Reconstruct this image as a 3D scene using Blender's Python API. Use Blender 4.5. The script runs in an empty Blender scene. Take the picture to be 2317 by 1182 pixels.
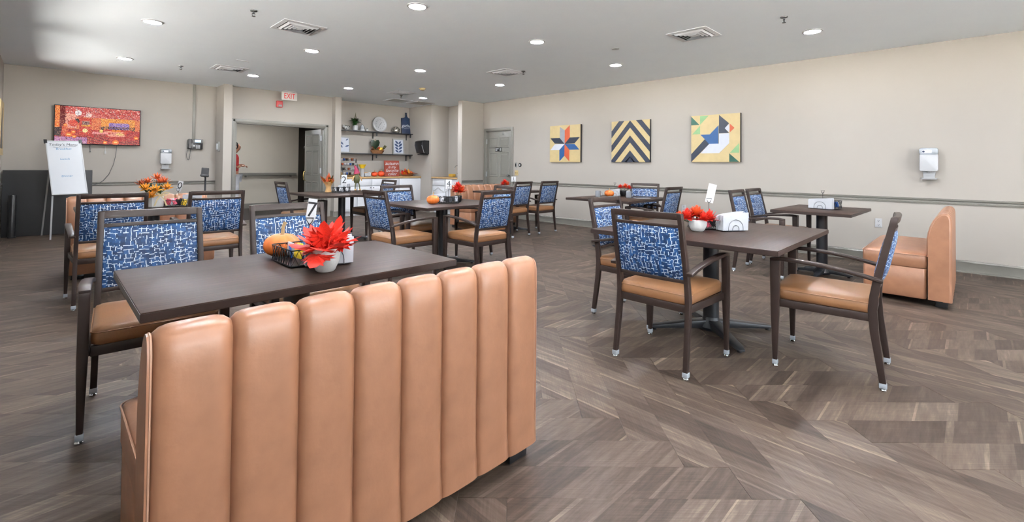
import bpy, bmesh, math, random
from mathutils import Vector, Matrix
random.seed(7)
PI = math.pi
sc = bpy.context.scene
COL = sc.collection

# ------------------------------------------------------------------ camera
CAM_H = 1.1928
YAW, PITCH, ROLL = 0.7878, 0.0182, 0.0092
FPX, CYPX = 1047.0, 357.6
fw = Vector((math.sin(YAW)*math.cos(PITCH), math.cos(YAW)*math.cos(PITCH), math.sin(PITCH)))
r0 = Vector((math.cos(YAW), -math.sin(YAW), 0)); u0 = r0.cross(fw)
cr = r0*math.cos(ROLL)+u0*math.sin(ROLL); cu = -r0*math.sin(ROLL)+u0*math.cos(ROLL)
cam = bpy.data.cameras.new('camera'); camo = bpy.data.objects.new('camera', cam); COL.objects.link(camo)
camo.matrix_world = Matrix(((cr.x, cu.x, -fw.x, 0), (cr.y, cu.y, -fw.y, 0), (cr.z, cu.z, -fw.z, CAM_H), (0, 0, 0, 1)))
cam.sensor_fit = 'HORIZONTAL'; cam.sensor_width = 36.0
cam.lens = FPX/2317*36.0
cam.shift_y = -(591-CYPX)/2317
cam.clip_start = 0.05; cam.clip_end = 200
sc.camera = camo
def to_px(P):
    d = Vector(P)-Vector((0, 0, CAM_H)); z = d.dot(fw)
    if z < 0.05: return None
    return (1158.5+FPX*d.dot(cr)/z, CYPX-FPX*d.dot(cu)/z)

# ------------------------------------------------------------------ sky, exposure, light levels
w = bpy.data.worlds.new('sky'); sc.world = w; w.use_nodes = True
_n = w.node_tree.nodes; _l = w.node_tree.links
bg = _n['Background']; bg.inputs[0].default_value = (0.86, 0.93, 1.0, 1); bg.inputs[1].default_value = 8.0
sc.view_settings.view_transform = 'Standard'; sc.view_settings.look = 'None'
sc.view_settings.exposure = 0.63; sc.view_settings.gamma = 1.0; sc.view_settings.use_curve_mapping = False
LAMP = 420.0            # emission of each round ceiling light
sun = bpy.data.lights.new('sun', 'SUN'); suno = bpy.data.objects.new('sun', sun); COL.objects.link(suno)
sun.energy = 1080.0; sun.angle = 0.01; sun.color = (1.0, 0.97, 0.93)      # added high sun behind the building: lights the bounce ground outside, never shines in
suno.rotation_euler = Vector((-.05, -.48, -.87)).to_track_quat('-Z', 'Y').to_euler(); suno.location = (6, 18, 20)
sc.cycles.max_bounces = 10; sc.cycles.diffuse_bounces = 6; sc.cycles.glossy_bounces = 4
sc.cycles.caustics_reflective = False; sc.cycles.caustics_refractive = False
sc.cycles.sample_clamp_indirect = 8.0

# ------------------------------------------------------------------ helpers
def lin(c):
    return tuple((x/12.92 if x <= 0.04045 else ((x+0.055)/1.055)**2.4) for x in [v/255 for v in c])
MATS = {}
def mat(name, rgb, rough=0.5, metal=0.0, mottle=0.06, scale=18.0, bump=0.0, bscale=120.0, spec=0.5, emit=0.0, trans=0.0, coat=0.0, sub=0.0):
    m = bpy.data.materials.new(name); m.use_nodes = True
    nt = m.node_tree; b = nt.nodes['Principled BSDF']
    c = lin(rgb)
    b.inputs['Roughness'].default_value = rough; b.inputs['Metallic'].default_value = metal
    b.inputs['Specular IOR Level'].default_value = spec
    if coat: b.inputs['Coat Weight'].default_value = coat; b.inputs['Coat Roughness'].default_value = 0.15
    tc = nt.nodes.new('ShaderNodeTexCoord')
    if mottle > 0:
        n = nt.nodes.new('ShaderNodeTexNoise'); n.inputs['Scale'].default_value = scale; n.inputs['Detail'].default_value = 4
        nt.links.new(tc.outputs['Object'], n.inputs['Vector'])
        r = nt.nodes.new('ShaderNodeValToRGB')
        r.color_ramp.elements[0].position = 0.25; r.color_ramp.elements[1].position = 0.75
        r.color_ramp.elements[0].color = (*[max(0, x*(1-mottle)) for x in c], 1)
        r.color_ramp.elements[1].color = (*[min(1, x*(1+mottle)) for x in c], 1)
        nt.links.new(n.outputs['Fac'], r.inputs['Fac']); nt.links.new(r.outputs['Color'], b.inputs['Base Color'])
    else:
        b.inputs['Base Color'].default_value = (*c, 1)
    if bump > 0:
        n2 = nt.nodes.new('ShaderNodeTexNoise'); n2.inputs['Scale'].default_value = bscale; n2.inputs['Detail'].default_value = 3
        nt.links.new(tc.outputs['Object'], n2.inputs['Vector'])
        bp = nt.nodes.new('ShaderNodeBump'); bp.inputs['Strength'].default_value = bump; bp.inputs['Distance'].default_value = 0.004
        nt.links.new(n2.outputs['Fac'], bp.inputs['Height']); nt.links.new(bp.outputs['Normal'], b.inputs['Normal'])
    if emit > 0:
        b.inputs['Emission Color'].default_value = (*c, 1); b.inputs['Emission Strength'].default_value = emit
    if trans > 0: b.inputs['Transmission Weight'].default_value = trans
    MATS[name] = m
    return m

class NB:                                                     # tiny node-graph writer
    def __init__(s, name):
        s.m = bpy.data.materials.new(name); s.m.use_nodes = True; s.t = s.m.node_tree; s.b = s.t.nodes['Principled BSDF']; MATS[name] = s.m
    def n(s, t, **kw):
        x = s.t.nodes.new(t)
        for k, v in kw.items(): setattr(x, k, v)
        return x
    def l(s, a, b): s.t.links.new(a, b)
    def math(s, op, a, b=None, c=None):
        x = s.n('ShaderNodeMath', operation=op)
        for i, v in enumerate((a, b, c)):
            if v is None: continue
            if hasattr(v, 'links'): s.l(v, x.inputs[i])
            else: x.inputs[i].default_value = v
        return x.outputs[0]
    def mix(s, f, a, b):
        x = s.n('ShaderNodeMix', data_type='RGBA')
        for i, v in ((0, f), (6, a), (7, b)):
            if hasattr(v, 'links'): s.l(v, x.inputs[i])
            else: x.inputs[i].default_value = v if i == 0 else (*v, 1)
        return x.outputs[2]
    def ramp(s, f, stops):
        x = s.n('ShaderNodeValToRGB'); e = x.color_ramp.elements
        while len(e) < len(stops): e.new(0.5)
        for k, (p, c) in enumerate(stops): e[k].position = p; e[k].color = (*c, 1)
        s.l(f, x.inputs[0]); return x.outputs[0]
    def noise(s, vec, scale, detail=3, rough=0.5):
        x = s.n('ShaderNodeTexNoise'); x.inputs['Scale'].default_value = scale; x.inputs['Detail'].default_value = detail; x.inputs['Roughness'].default_value = rough
        s.l(vec, x.inputs['Vector']); return x.outputs[0]
    def mapping(s, vec, scale=(1, 1, 1), loc=(0, 0, 0), rot=(0, 0, 0)):
        x = s.n('ShaderNodeMapping'); x.inputs['Scale'].default_value = scale; x.inputs['Location'].default_value = loc; x.inputs['Rotation'].default_value = rot
        s.l(vec, x.inputs[0]); return x.outputs[0]
    def bump(s, h, strength, dist=0.003):
        x = s.n('ShaderNodeBump'); x.inputs['Strength'].default_value = strength; x.inputs['Distance'].default_value = dist
        s.l(h, x.inputs['Height']); s.l(x.outputs[0], s.b.inputs['Normal'])

class MB:                                                     # mesh builder
    def __init__(s): s.v = []; s.f = []
    def add(s, vs, fs):
        o = len(s.v); s.v += [tuple(x) for x in vs]; s.f += [tuple(i+o for i in f) for f in fs]; return s
    def box(s, x0, x1, y0, y1, z0, z1):
        return s.add([(x0, y0, z0), (x1, y0, z0), (x1, y1, z0), (x0, y1, z0), (x0, y0, z1), (x1, y0, z1), (x1, y1, z1), (x0, y1, z1)],
                     [(0, 3, 2, 1), (4, 5, 6, 7), (0, 1, 5, 4), (1, 2, 6, 5), (2, 3, 7, 6), (3, 0, 4, 7)])
    def loft(s, rings, caps=True, closed=False):
        n = len(rings[0]); vs = [p for r in rings for p in r]; fs = []
        m = len(rings)
        for i in range(m if closed else m-1):
            a, b = i*n, ((i+1) % m)*n
            for j in range(n):
                k = (j+1) % n
                fs.append((a+j, a+k, b+k, b+j))
        if caps and not closed: fs += [tuple(range(n-1, -1, -1)), tuple(range((m-1)*n, m*n))]
        return s.add(vs, fs)
    def bar(s, pts, sizes, up=(0, 0, 1)):                     # rectangular bar along a path; sizes = (width, thickness along up)
        rings = []
        pts = [Vector(p) for p in pts]
        for i, p in enumerate(pts):
            d = (pts[min(i+1, len(pts)-1)]-pts[max(i-1, 0)]).normalized()
            upv = Vector(up); side = d.cross(upv).normalized(); u2 = side.cross(d).normalized()
            ww, tt = sizes[i] if isinstance(sizes, list) else sizes
            rings.append([p+side*(a*ww/2)+u2*(b*tt/2) for a, b in ((-1, -1), (1, -1), (1, 1), (-1, 1))])
        return s.loft(rings)
    def tube(s, pts, r, seg=8, closed=False):
        pts = [Vector(p) for p in pts]; rings = []; n = len(pts)
        prev = None
        for i, p in enumerate(pts):
            if closed: d = (pts[(i+1) % n]-pts[i-1]).normalized()
            else: d = (pts[min(i+1, n-1)]-pts[max(i-1, 0)]).normalized()
            ref = prev if prev is not None else (Vector((0, 0, 1)) if abs(d.z) < 0.9 else Vector((1, 0, 0)))
            a = (ref-d*ref.dot(d))
            if a.length < 1e-5: a = d.orthogonal()
            a.normalize(); b = d.cross(a); prev = a
            rr = r[i] if isinstance(r, (list, tuple)) else r
            rings.append([p+a*(rr*math.cos(t))+b*(rr*math.sin(t)) for t in [2*PI*k/seg for k in range(seg)]])
        return s.loft(rings, True, closed)
    def lathe(s, prof, seg=20, c=(0, 0, 0), mod=None):
        rings = []
        for r, z in prof:
            rings.append([(c[0]+max(r, 1e-4)*(mod(t, z) if mod else 1)*math.cos(t), c[1]+max(r, 1e-4)*(mod(t, z) if mod else 1)*math.sin(t), c[2]+z) for t in [2*PI*k/seg for k in range(seg)]])
        return s.loft(rings)
    def prism(s, poly, d0, d1, ax='y'):                       # polygon (u,v) extruded along ax
        n = len(poly)
        def P(u, v, d): return (u, d, v) if ax == 'y' else ((d, u, v) if ax == 'x' else (u, v, d))
        vs = [P(u, v, d0) for u, v in poly]+[P(u, v, d1) for u, v in poly]
        fs = [tuple(range(n)), tuple(range(2*n-1, n-1, -1))]+[(i, i+n, (i+1) % n+n, (i+1) % n) for i in range(n)]
        return s.add(vs, fs)
    def sphere(s, c, r, seg=14, rings=9, sq=(1, 1, 1)):
        R = []
        for i in range(1, rings):
            a = PI*i/rings
            R.append([(c[0]+r*sq[0]*math.sin(a)*math.cos(t), c[1]+r*sq[1]*math.sin(a)*math.sin(t), c[2]-r*sq[2]*math.cos(a)) for t in [2*PI*k/seg for k in range(seg)]])
        return s.loft(R)
    def xform(s, M):
        s.v = [tuple(M @ Vector(p)) for p in s.v]; return s
    def mesh(s, name, m=None, smooth=None, bev=0.0, seg=2):
        me = bpy.data.meshes.new(name); me.from_pydata(s.v, [], s.f)
        b = bmesh.new(); b.from_mesh(me)
        bmesh.ops.recalc_face_normals(b, faces=b.faces)
        if bev > 0:
            es = [e for e in b.edges if len(e.link_faces) == 2 and e.calc_face_angle(0) > 0.5]
            if es: bmesh.ops.bevel(b, geom=es, offset=bev, segments=seg, affect='EDGES', profile=0.5, clamp_overlap=True)
        if smooth:
            for f in b.faces: f.smooth = True
            for e in b.edges:
                if len(e.link_faces) == 2 and e.calc_face_angle(0) > smooth: e.smooth = False
        b.to_mesh(me); b.free()
        if m: me.materials.append(MATS[m])
        return me
    def obj(s, name, m, parent=None, loc=None, rz=None, smooth=0.7, bev=0.0, seg=2):
        return link(name, s.mesh(name, m, smooth, bev, seg), parent, loc, rz)
def link(name, me, parent=None, loc=None, rz=None):
    o = bpy.data.objects.new(name, me); COL.objects.link(o)
    if parent: o.parent = parent
    if loc is not None: o.location = loc
    if rz is not None: o.rotation_euler = (0, 0, rz)
    return o
def tag(o, label=None, cat=None, group=None, kind=None):
    if label: o['label'] = label
    if cat: o['category'] = cat
    if group: o['group'] = group
    if kind: o['kind'] = kind
    return o
def thing(name, label, cat, loc=(0, 0, 0), rz=0, group=None):
    o = bpy.data.objects.new(name, None); o.empty_display_size = 0.1; COL.objects.link(o)
    o.location = loc; o.rotation_euler = (0, 0, rz)
    return tag(o, label, cat, group)
def struct(name, mb, m, bev=0.0, smooth=0.6):
    o = mb.obj(name, m, bev=bev, smooth=smooth); o['kind'] = 'structure'; return o
def struct_root(name, loc=(0, 0, 0), rz=0):
    o = bpy.data.objects.new(name, None); COL.objects.link(o); o.location = loc; o.rotation_euler = (0, 0, rz); o['kind'] = 'structure'; return o
def copy_tree(o, parent=None, loc=None, rz=None, label=None):
    c = o.copy(); COL.objects.link(c); c.parent = parent
    if loc is not None: c.location = loc
    if rz is not None: c.rotation_euler = (0, 0, rz)
    if label: c['label'] = label
    for ch in list(o.children): copy_tree(ch, c)
    return c
def text(name, body, size, m, parent, loc, rot, ext=0.0006, shear=0.0, align='CENTER', sx=1.0):
    cv = bpy.data.curves.new(name, 'FONT'); cv.body = body; cv.size = size; cv.extrude = ext; cv.shear = shear
    cv.align_x = align; cv.align_y = 'CENTER'; cv.resolution_u = 3
    t = bpy.data.objects.new(name, cv); COL.objects.link(t)
    dg = bpy.context.evaluated_depsgraph_get()
    me = bpy.data.meshes.new_from_object(t.evaluated_get(dg)); bpy.data.objects.remove(t); bpy.data.curves.remove(cv)
    me.name = name
    me.materials.clear(); me.materials.append(MATS[m])
    o = link(name, me, parent, loc); o.rotation_euler = rot; o.scale = (sx, 1, 1)
    return o
def rrect(w, h, r, n=4):
    pts = []
    for cx, cy, a0 in ((w/2-r, h/2-r, 0), (-w/2+r, h/2-r, PI/2), (-w/2+r, -h/2+r, PI), (w/2-r, -h/2+r, 1.5*PI)):
        for k in range(n+1):
            a = a0+PI/2*k/n; pts.append((cx+r*math.cos(a), cy+r*math.sin(a)))
    return pts

# ------------------------------------------------------------------ materials
mat('wall', (162, 156, 148), 0.75, mottle=0.012, scale=3, bump=0.05, bscale=220)
mat('ceiling', (240, 248, 255), 0.85, mottle=0.012, scale=2.5, bump=0.25, bscale=26)
mat('trim', (122, 120, 113), 0.38, mottle=0.03, scale=30)
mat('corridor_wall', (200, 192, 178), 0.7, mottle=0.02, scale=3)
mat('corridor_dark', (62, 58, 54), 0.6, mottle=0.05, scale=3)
mat('joint', (40, 34, 30), 0.8)
mat('frame_wood', (46, 35, 31), 0.40, mottle=0.10, scale=14, spec=0.35)
mat('seat_leather', (134, 94, 62), 0.42, mottle=0.07, scale=9, bump=0.10, bscale=160)
mat('bench_leather', (143, 101, 76), 0.36, mottle=0.13, scale=11, bump=0.14, bscale=60)
mat('piping', (164, 126, 104), 0.45, mottle=0.05)
mat('glide', (150, 156, 162), 0.2, mottle=0.05, spec=0.7)
mat('chrome', (190, 192, 194), 0.18, metal=1.0, mottle=0.03)
mat('black_metal', (34, 36, 40), 0.38, mottle=0.08, scale=40)
mat('wire', (30, 30, 32), 0.35, mottle=0.05, metal=0.4)
mat('black_plastic', (24, 24, 26), 0.30, mottle=0.06)
mat('black_panel', (38, 38, 39), 0.55, mottle=0.05, scale=4)
mat('white_plastic', (176, 177, 179), 0.35, mottle=0.02)
mat('white_paint', (204, 206, 210), 0.40, mottle=0.02)
mat('grey_metal', (170, 171, 172), 0.4, mottle=0.03, metal=0.3)
mat('clear_plastic', (196, 202, 208), 0.12, mottle=0.04, scale=30, trans=0.35)
mat('arch_metal', (92, 93, 96), 0.35, metal=0.6, mottle=0.04)
mat('dark_leaf', (22, 42, 26), 0.3, mottle=0.2, scale=20)
mat('napkin', (182, 184, 189), 0.85, mottle=0.03, scale=30)
mat('card', (196, 197, 199), 0.5, mottle=0.01)
mat('ink', (26, 26, 30), 0.6, mottle=0.05)
mat('ink_blue', (58, 116, 160), 0.6, mottle=0.05)
mat('pot_white', (196, 195, 192), 0.55, mottle=0.06, scale=160)
mat('leaf_red', (208, 46, 32), 0.5, mottle=0.20, scale=26)
mat('leaf_orange', (212, 74, 32), 0.5, mottle=0.2, scale=26)
mat('petal_yellow', (214, 142, 28), 0.55, mottle=0.14, scale=30)
mat('petal_orange', (204, 96, 46), 0.55, mottle=0.16, scale=30)
mat('petal_rust', (168, 78, 42), 0.6, mottle=0.2, scale=30)
mat('leaf_green', (34, 76, 28), 0.5, mottle=0.25, scale=26)
mat('leaf_olive', (74, 74, 38), 0.55, mottle=0.25, scale=26)
mat('pumpkin', (208, 108, 42), 0.5, mottle=0.10, scale=20)
mat('stem', (148, 122, 84), 0.7, mottle=0.2, scale=40)
mat('mug', (138, 142, 148), 0.25, mottle=0.04)
mat('packet_blue', (44, 92, 168), 0.4, mottle=0.08)
mat('packet_pink', (222, 88, 110), 0.4, mottle=0.08)
mat('packet_yellow', (240, 204, 52), 0.4, mottle=0.08)
mat('packet_white', (204, 205, 210), 0.4, mottle=0.03)
mat('packet_black', (36, 36, 40), 0.4, mottle=0.08)
mat('ribbon', (190, 170, 128), 0.55, mottle=0.1)
mat('wood_counter', (172, 140, 96), 0.4, mottle=0.12, scale=9)
mat('navy', (14, 36, 66), 0.5, mottle=0.06)
mat('rust_board', (138, 58, 42), 0.6, mottle=0.08)
mat('frame_grey', (150, 150, 146), 0.5, mottle=0.08)
mat('art_white', (186, 191, 202), 0.5, mottle=0.05)
mat('art_blue', (48, 68, 104), 0.5, mottle=0.15)
mat('q_cream', (184, 164, 118), 0.45, mottle=0.07, scale=11)
mat('q_navy', (24, 34, 52), 0.4, mottle=0.12, scale=10)
mat('q_blue', (22, 72, 124), 0.4, mottle=0.08)
mat('q_grey', (136, 140, 146), 0.45, mottle=0.06)
mat('q_orange', (178, 76, 38), 0.45, mottle=0.06)
mat('q_white', (186, 189, 198), 0.45, mottle=0.04)
mat('q_green', (124, 162, 112), 0.45, mottle=0.08)
mat('q_dgreen', (14, 72, 58), 0.45, mottle=0.08)
mat('red_plastic', (150, 26, 26), 0.35, mottle=0.06)
mat('exit_red', (186, 6, 10), 0.5, mottle=0.02, emit=0.22)
mat('exit_face', (190, 188, 182), 0.4, mottle=0.02, emit=0.08)
mat('lamp_on', (244, 248, 255), 0.5, mottle=0, emit=LAMP)
mat('phone_screen', (150, 190, 220), 0.2, mottle=0.1, emit=1.2)
mat('brass', (206, 178, 110), 0.25, metal=1.0, mottle=0.04)
mat('sponge', (214, 170, 70), 0.8, mottle=0.1, scale=60)
mat('basket_wicker', (120, 80, 46), 0.8, mottle=0.25, scale=50)
mat('shirt', (158, 34, 38), 0.8, mottle=0.08)
mat('trousers', (196, 196, 200), 0.8, mottle=0.08)
mat('skin', (176, 124, 98), 0.55, mottle=0.05)
mat('hair', (26, 22, 22), 0.6, mottle=0.1)
mat('hat_pink', (138, 34, 66), 0.7, mottle=0.12)
mat('silver', (176, 172, 164), 0.25, metal=0.8, mottle=0.2, scale=40)
mat('dark_slot', (14, 14, 15), 0.7, mottle=0.05)
mat('whiteboard', (190, 193, 197), 0.3, mottle=0.01)
mat('burlap', (186, 146, 96), 0.9, mottle=0.12, scale=90)
mat('dark_bounce_strip', (120, 118, 115), 0.9, mottle=0.2, scale=2)
mat('bright_bounce', (206, 203, 197), 0.9, mottle=0.08, scale=1)

g = NB('fabric')                                              # blue fabric with broken white maze strokes
tc = g.n('ShaderNodeTexCoord'); vec = g.mapping(tc.outputs['Object'], (1, 0.25, 1))
nz = g.n('ShaderNodeTexNoise'); nz.inputs['Scale'].default_value = 22; g.l(vec, nz.inputs['Vector'])
vm = g.n('ShaderNodeVectorMath', operation='MULTIPLY_ADD'); g.l(nz.outputs['Color'], vm.inputs[0]); vm.inputs[1].default_value = (0.012, 0.0, 0.012); g.l(vec, vm.inputs[2])
fs_ = g.n('ShaderNodeSeparateXYZ'); g.l(vm.outputs[0], fs_.inputs[0])
def wnoise(a, b, k):
    c_ = g.n('ShaderNodeCombineXYZ')
    for i_, v_ in enumerate((a, b)):
        if hasattr(v_, 'links'): g.l(v_, c_.inputs[i_])
        else: c_.inputs[i_].default_value = v_
    c_.inputs[2].default_value = k
    x = g.n('ShaderNodeTexWhiteNoise', noise_dimensions='3D'); g.l(c_.outputs[0], x.inputs['Vector']); return x.outputs[0]
FX = g.math('MULTIPLY', fs_.outputs[0], 46.0); FZ = g.math('MULTIPLY', fs_.outputs[2], 46.0)
xs_ = g.math('ADD', FX, g.math('MULTIPLY', wnoise(g.math('FLOOR', FZ), 3.0, 1.5), 0.8))     # vertical strokes, shifted row by row
zs_ = g.math('ADD', FZ, g.math('MULTIPLY', wnoise(g.math('FLOOR', FX), 5.0, 2.5), 0.8))     # horizontal strokes, shifted column by column
v1 = g.math('MULTIPLY', g.math('LESS_THAN', g.math('FRACT', xs_), 0.17), g.math('GREATER_THAN', wnoise(g.math('FLOOR', xs_), g.math('FLOOR', FZ), 7.5), 0.40))
v2 = g.math('MULTIPLY', g.math('LESS_THAN', g.math('FRACT', zs_), 0.17), g.math('GREATER_THAN', wnoise(g.math('FLOOR', zs_), g.math('FLOOR', FX), 9.5), 0.36))
brk = g.math('GREATER_THAN', g.noise(vec, 70, 2), 0.41)
fac = g.math('MULTIPLY', g.math('MAXIMUM', v1, v2), brk)
tonec = wnoise(g.math('FLOOR', xs_), g.math('FLOOR', zs_), 4.5)
blue = g.ramp(g.math('ADD', g.math('MULTIPLY', tonec, 0.45), g.math('MULTIPLY', g.noise(vec, 90, 3), 0.5)),
              [(0.2, lin((11, 34, 66))), (0.5, lin((20, 58, 102))), (0.85, lin((38, 88, 140)))])
g.l(g.mix(fac, blue, lin((196, 206, 216))), g.b.inputs['Base Color'])
g.b.inputs['Roughness'].default_value = 0.55; g.b.inputs['Specular IOR Level'].default_value = 0.4
g.bump(g.noise(vec, 500, 2), 0.15, 0.002)

g = NB('table_top')                                           # dark walnut laminate
tc = g.n('ShaderNodeTexCoord')
s1 = g.noise(g.mapping(tc.outputs['Object'], (2.2, 46, 46)), 1.0, 5, 0.6)
s2 = g.noise(g.mapping(tc.outputs['Object'], (8, 150, 150)), 1.0, 3, 0.6)
f = g.math('ADD', g.math('MULTIPLY', s1, 0.65), g.math('MULTIPLY', s2, 0.35))
g.l(g.ramp(f, [(0.30, lin((38, 27, 23))), (0.55, lin((56, 42, 36))), (0.75, lin((74, 57, 49)))]), g.b.inputs['Base Color'])
g.b.inputs['Roughness'].default_value = 0.42; g.b.inputs['Specular IOR Level'].default_value = 0.11
g.bump(s2, 0.05, 0.001)

g = NB('plank')                                               # herringbone vinyl planks, printed with slanting boards
uv = g.n('ShaderNodeUVMap', uv_map='uv'); sep = g.n('ShaderNodeSeparateXYZ'); g.l(uv.outputs[0], sep.inputs[0])
oi = g.n('ShaderNodeObjectInfo'); at = g.n('ShaderNodeAttribute', attribute_name='rnd')
rnd = g.math('FRACT', g.math('ADD', oi.outputs['Random'], at.outputs['Fac']))
U, V = sep.outputs[0], sep.outputs[1]
off = g.math('MULTIPLY', rnd, 61.7)
tt = g.math('SUBTRACT', U, V)
cmb = g.n('ShaderNodeCombineXYZ'); g.l(g.math('ADD', tt, off), cmb.inputs[0]); g.l(off, cmb.inputs[1])
t2 = g.math('ADD', g.math('DIVIDE', tt, 0.115), g.math('ADD', off, g.math('MULTIPLY', g.noise(cmb.outputs[0], 3.0, 1), 2.2)))
cell = g.math('FLOOR', t2); fr = g.math('FRACT', t2)
wn = g.n('ShaderNodeTexWhiteNoise', noise_dimensions='2D'); cc = g.n('ShaderNodeCombineXYZ'); g.l(cell, cc.inputs[0]); g.l(g.math('MULTIPLY', rnd, 17.3), cc.inputs[1]); g.l(cc.outputs[0], wn.inputs['Vector'])
wn2 = g.n('ShaderNodeTexWhiteNoise', noise_dimensions='2D'); cc2 = g.n('ShaderNodeCombineXYZ'); g.l(g.math('ADD', cell, 71.0), cc2.inputs[0]); g.l(rnd, cc2.inputs[1]); g.l(cc2.outputs[0], wn2.inputs['Vector'])
gv = g.n('ShaderNodeCombineXYZ'); g.l(g.math('ADD', g.math('MULTIPLY', tt, 34.0), off), gv.inputs[0]); g.l(g.math('MULTIPLY', g.math('ADD', U, V), 4.0), gv.inputs[1]); g.l(wn.outputs[0], gv.inputs[2])
grain = g.noise(gv.outputs[0], 1.0, 5, 0.62)
lv = g.n('ShaderNodeCombineXYZ'); g.l(g.math('ADD', g.math('MULTIPLY', U, 5.0), off), lv.inputs[0]); g.l(g.math('MULTIPLY', V, 170.0), lv.inputs[1])
brush = g.noise(lv.outputs[0], 1.0, 2, 0.5)
streak = g.math('MULTIPLY', g.math('LESS_THAN', g.math('ADD', fr, g.math('MULTIPLY', grain, 0.12)), 0.21), g.math('GREATER_THAN', wn2.outputs[0], 0.50))
tone = g.math('ADD', g.math('MULTIPLY', wn.outputs[0], 0.28), g.math('ADD', g.math('MULTIPLY', grain, 0.62), g.math('MULTIPLY', brush, 0.22)))
tone = g.math('ADD', tone, g.math('MULTIPLY', streak, 0.17))
tone = g.math('ADD', tone, g.math('MULTIPLY', g.math('SUBTRACT', rnd, 0.5), 0.10))
g.l(g.ramp(tone, [(0.25, lin((36, 27, 22))), (0.50, lin((66, 54, 46))), (0.72, lin((92, 79, 69))), (1.0, lin((138, 122, 107)))]), g.b.inputs['Base Color'])
g.b.inputs['Roughness'].default_value = 0.48; g.b.inputs['Specular IOR Level'].default_value = 0.32
g.bump(g.math('ADD', brush, g.math('MULTIPLY', grain, 0.5)), 0.12, 0.0015)

g = NB('screen')                                              # television picture, colours from the mesh
va_ = g.n('ShaderNodeVertexColor', layer_name='picture')
g.l(va_.outputs[0], g.b.inputs['Emission Color']); g.b.inputs['Emission Strength'].default_value = 0.60; g.b.inputs['Specular IOR Level'].default_value = 0.08
g.b.inputs['Base Color'].default_value = (0.01, 0.01, 0.01, 1); g.b.inputs['Roughness'].default_value = 0.15

g = NB('pane')                                                # thin window glass
for nd in list(g.t.nodes):
    if nd.type == 'BSDF_PRINCIPLED': g.t.nodes.remove(nd)
tr = g.n('ShaderNodeBsdfTransparent'); gl = g.n('ShaderNodeBsdfGlossy'); gl.inputs['Roughness'].default_value = 0.02
ms = g.n('ShaderNodeMixShader'); fz = g.n('ShaderNodeFresnel'); fz.inputs[0].default_value = 1.45
g.l(fz.outputs[0], ms.inputs[0]); g.l(tr.outputs[0], ms.inputs[1]); g.l(gl.outputs[0], ms.inputs[2])
g.l(ms.outputs[0], g.t.nodes['Material Output'].inputs[0])

# ================================================================== THE ROOM
XL, XR, YF, YB, H = -0.51, 7.60, -4.5, 10.88, 2.75
T = 0.12
ADDED_LWIN = [(-4.3, -1.5), (-1.3, 1.5), (1.7, 4.6), (4.8, 7.4), (7.6, 10.1)]
ADDED_LWZ = [(1.55, 2.35)]*3+[(1.78, 2.46)]*2   # unseen clerestory windows added along the left wall to brighten the ceiling
lwl = MB(); ys = [YF-T]+[v for a in ADDED_LWIN for v in a]+[YB+T]
for i in range(0, len(ys), 2): lwl.box(XL-T, XL, ys[i], ys[i+1], 0, H)
for (a, b), (c, d) in zip(ADDED_LWIN, ADDED_LWZ): lwl.box(XL-T, XL, a, b, 0, c); lwl.box(XL-T, XL, a, b, d, H)
struct('wall_left', lwl, 'wall')
DY0, DY1, DZ = 7.59, 8.45, 2.04                                # door opening in the right wall
struct('wall_right', MB().box(XR, XR+T, YF-T, DY0, 0, H).box(XR, XR+T, DY0, DY1, DZ, H).box(XR, XR+T, DY1, 8.58, 0, H), 'wall')
struct('wall_back', MB().box(XL-T, 2.42, YB, YB+T, 0, H), 'wall')
struct('wall_column_left', MB().box(2.41, 2.555, 10.33, YB+T, 0, H), 'wall')
OX0, OX1, OZ = 2.665, 4.47, 2.03                               # double door opening
struct('wall_entrance', MB().box(2.555, OX0, 10.5, 10.62, 0, H).box(OX1, 4.635, 10.5, 10.62, 0, H).box(OX0, OX1, 10.5, 10.62, OZ, H), 'wall')
struct('wall_column_right', MB().box(4.635, 4.78, 10.33, 10.94, 0, H), 'wall')
struct('wall_alcove_back', MB().box(4.78, 6.9, 10.82, 10.94, 0, H), 'wall')
struct('wall_alcove_side', MB().box(6.9, 7.6, 9.79, 10.94, 0, H), 'wall')
struct('wall_niche', MB().box(7.46, 7.72, 8.73, 9.79, 0, H), 'wall')
struct('wall_pillar', MB().box(6.93, 7.72, 8.58, 8.73, 0, H), 'wall')
ceil = struct('ceiling', MB().box(XL-T, XR+T, YF-T, 10.95, H, H+0.12), 'ceiling')
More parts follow.
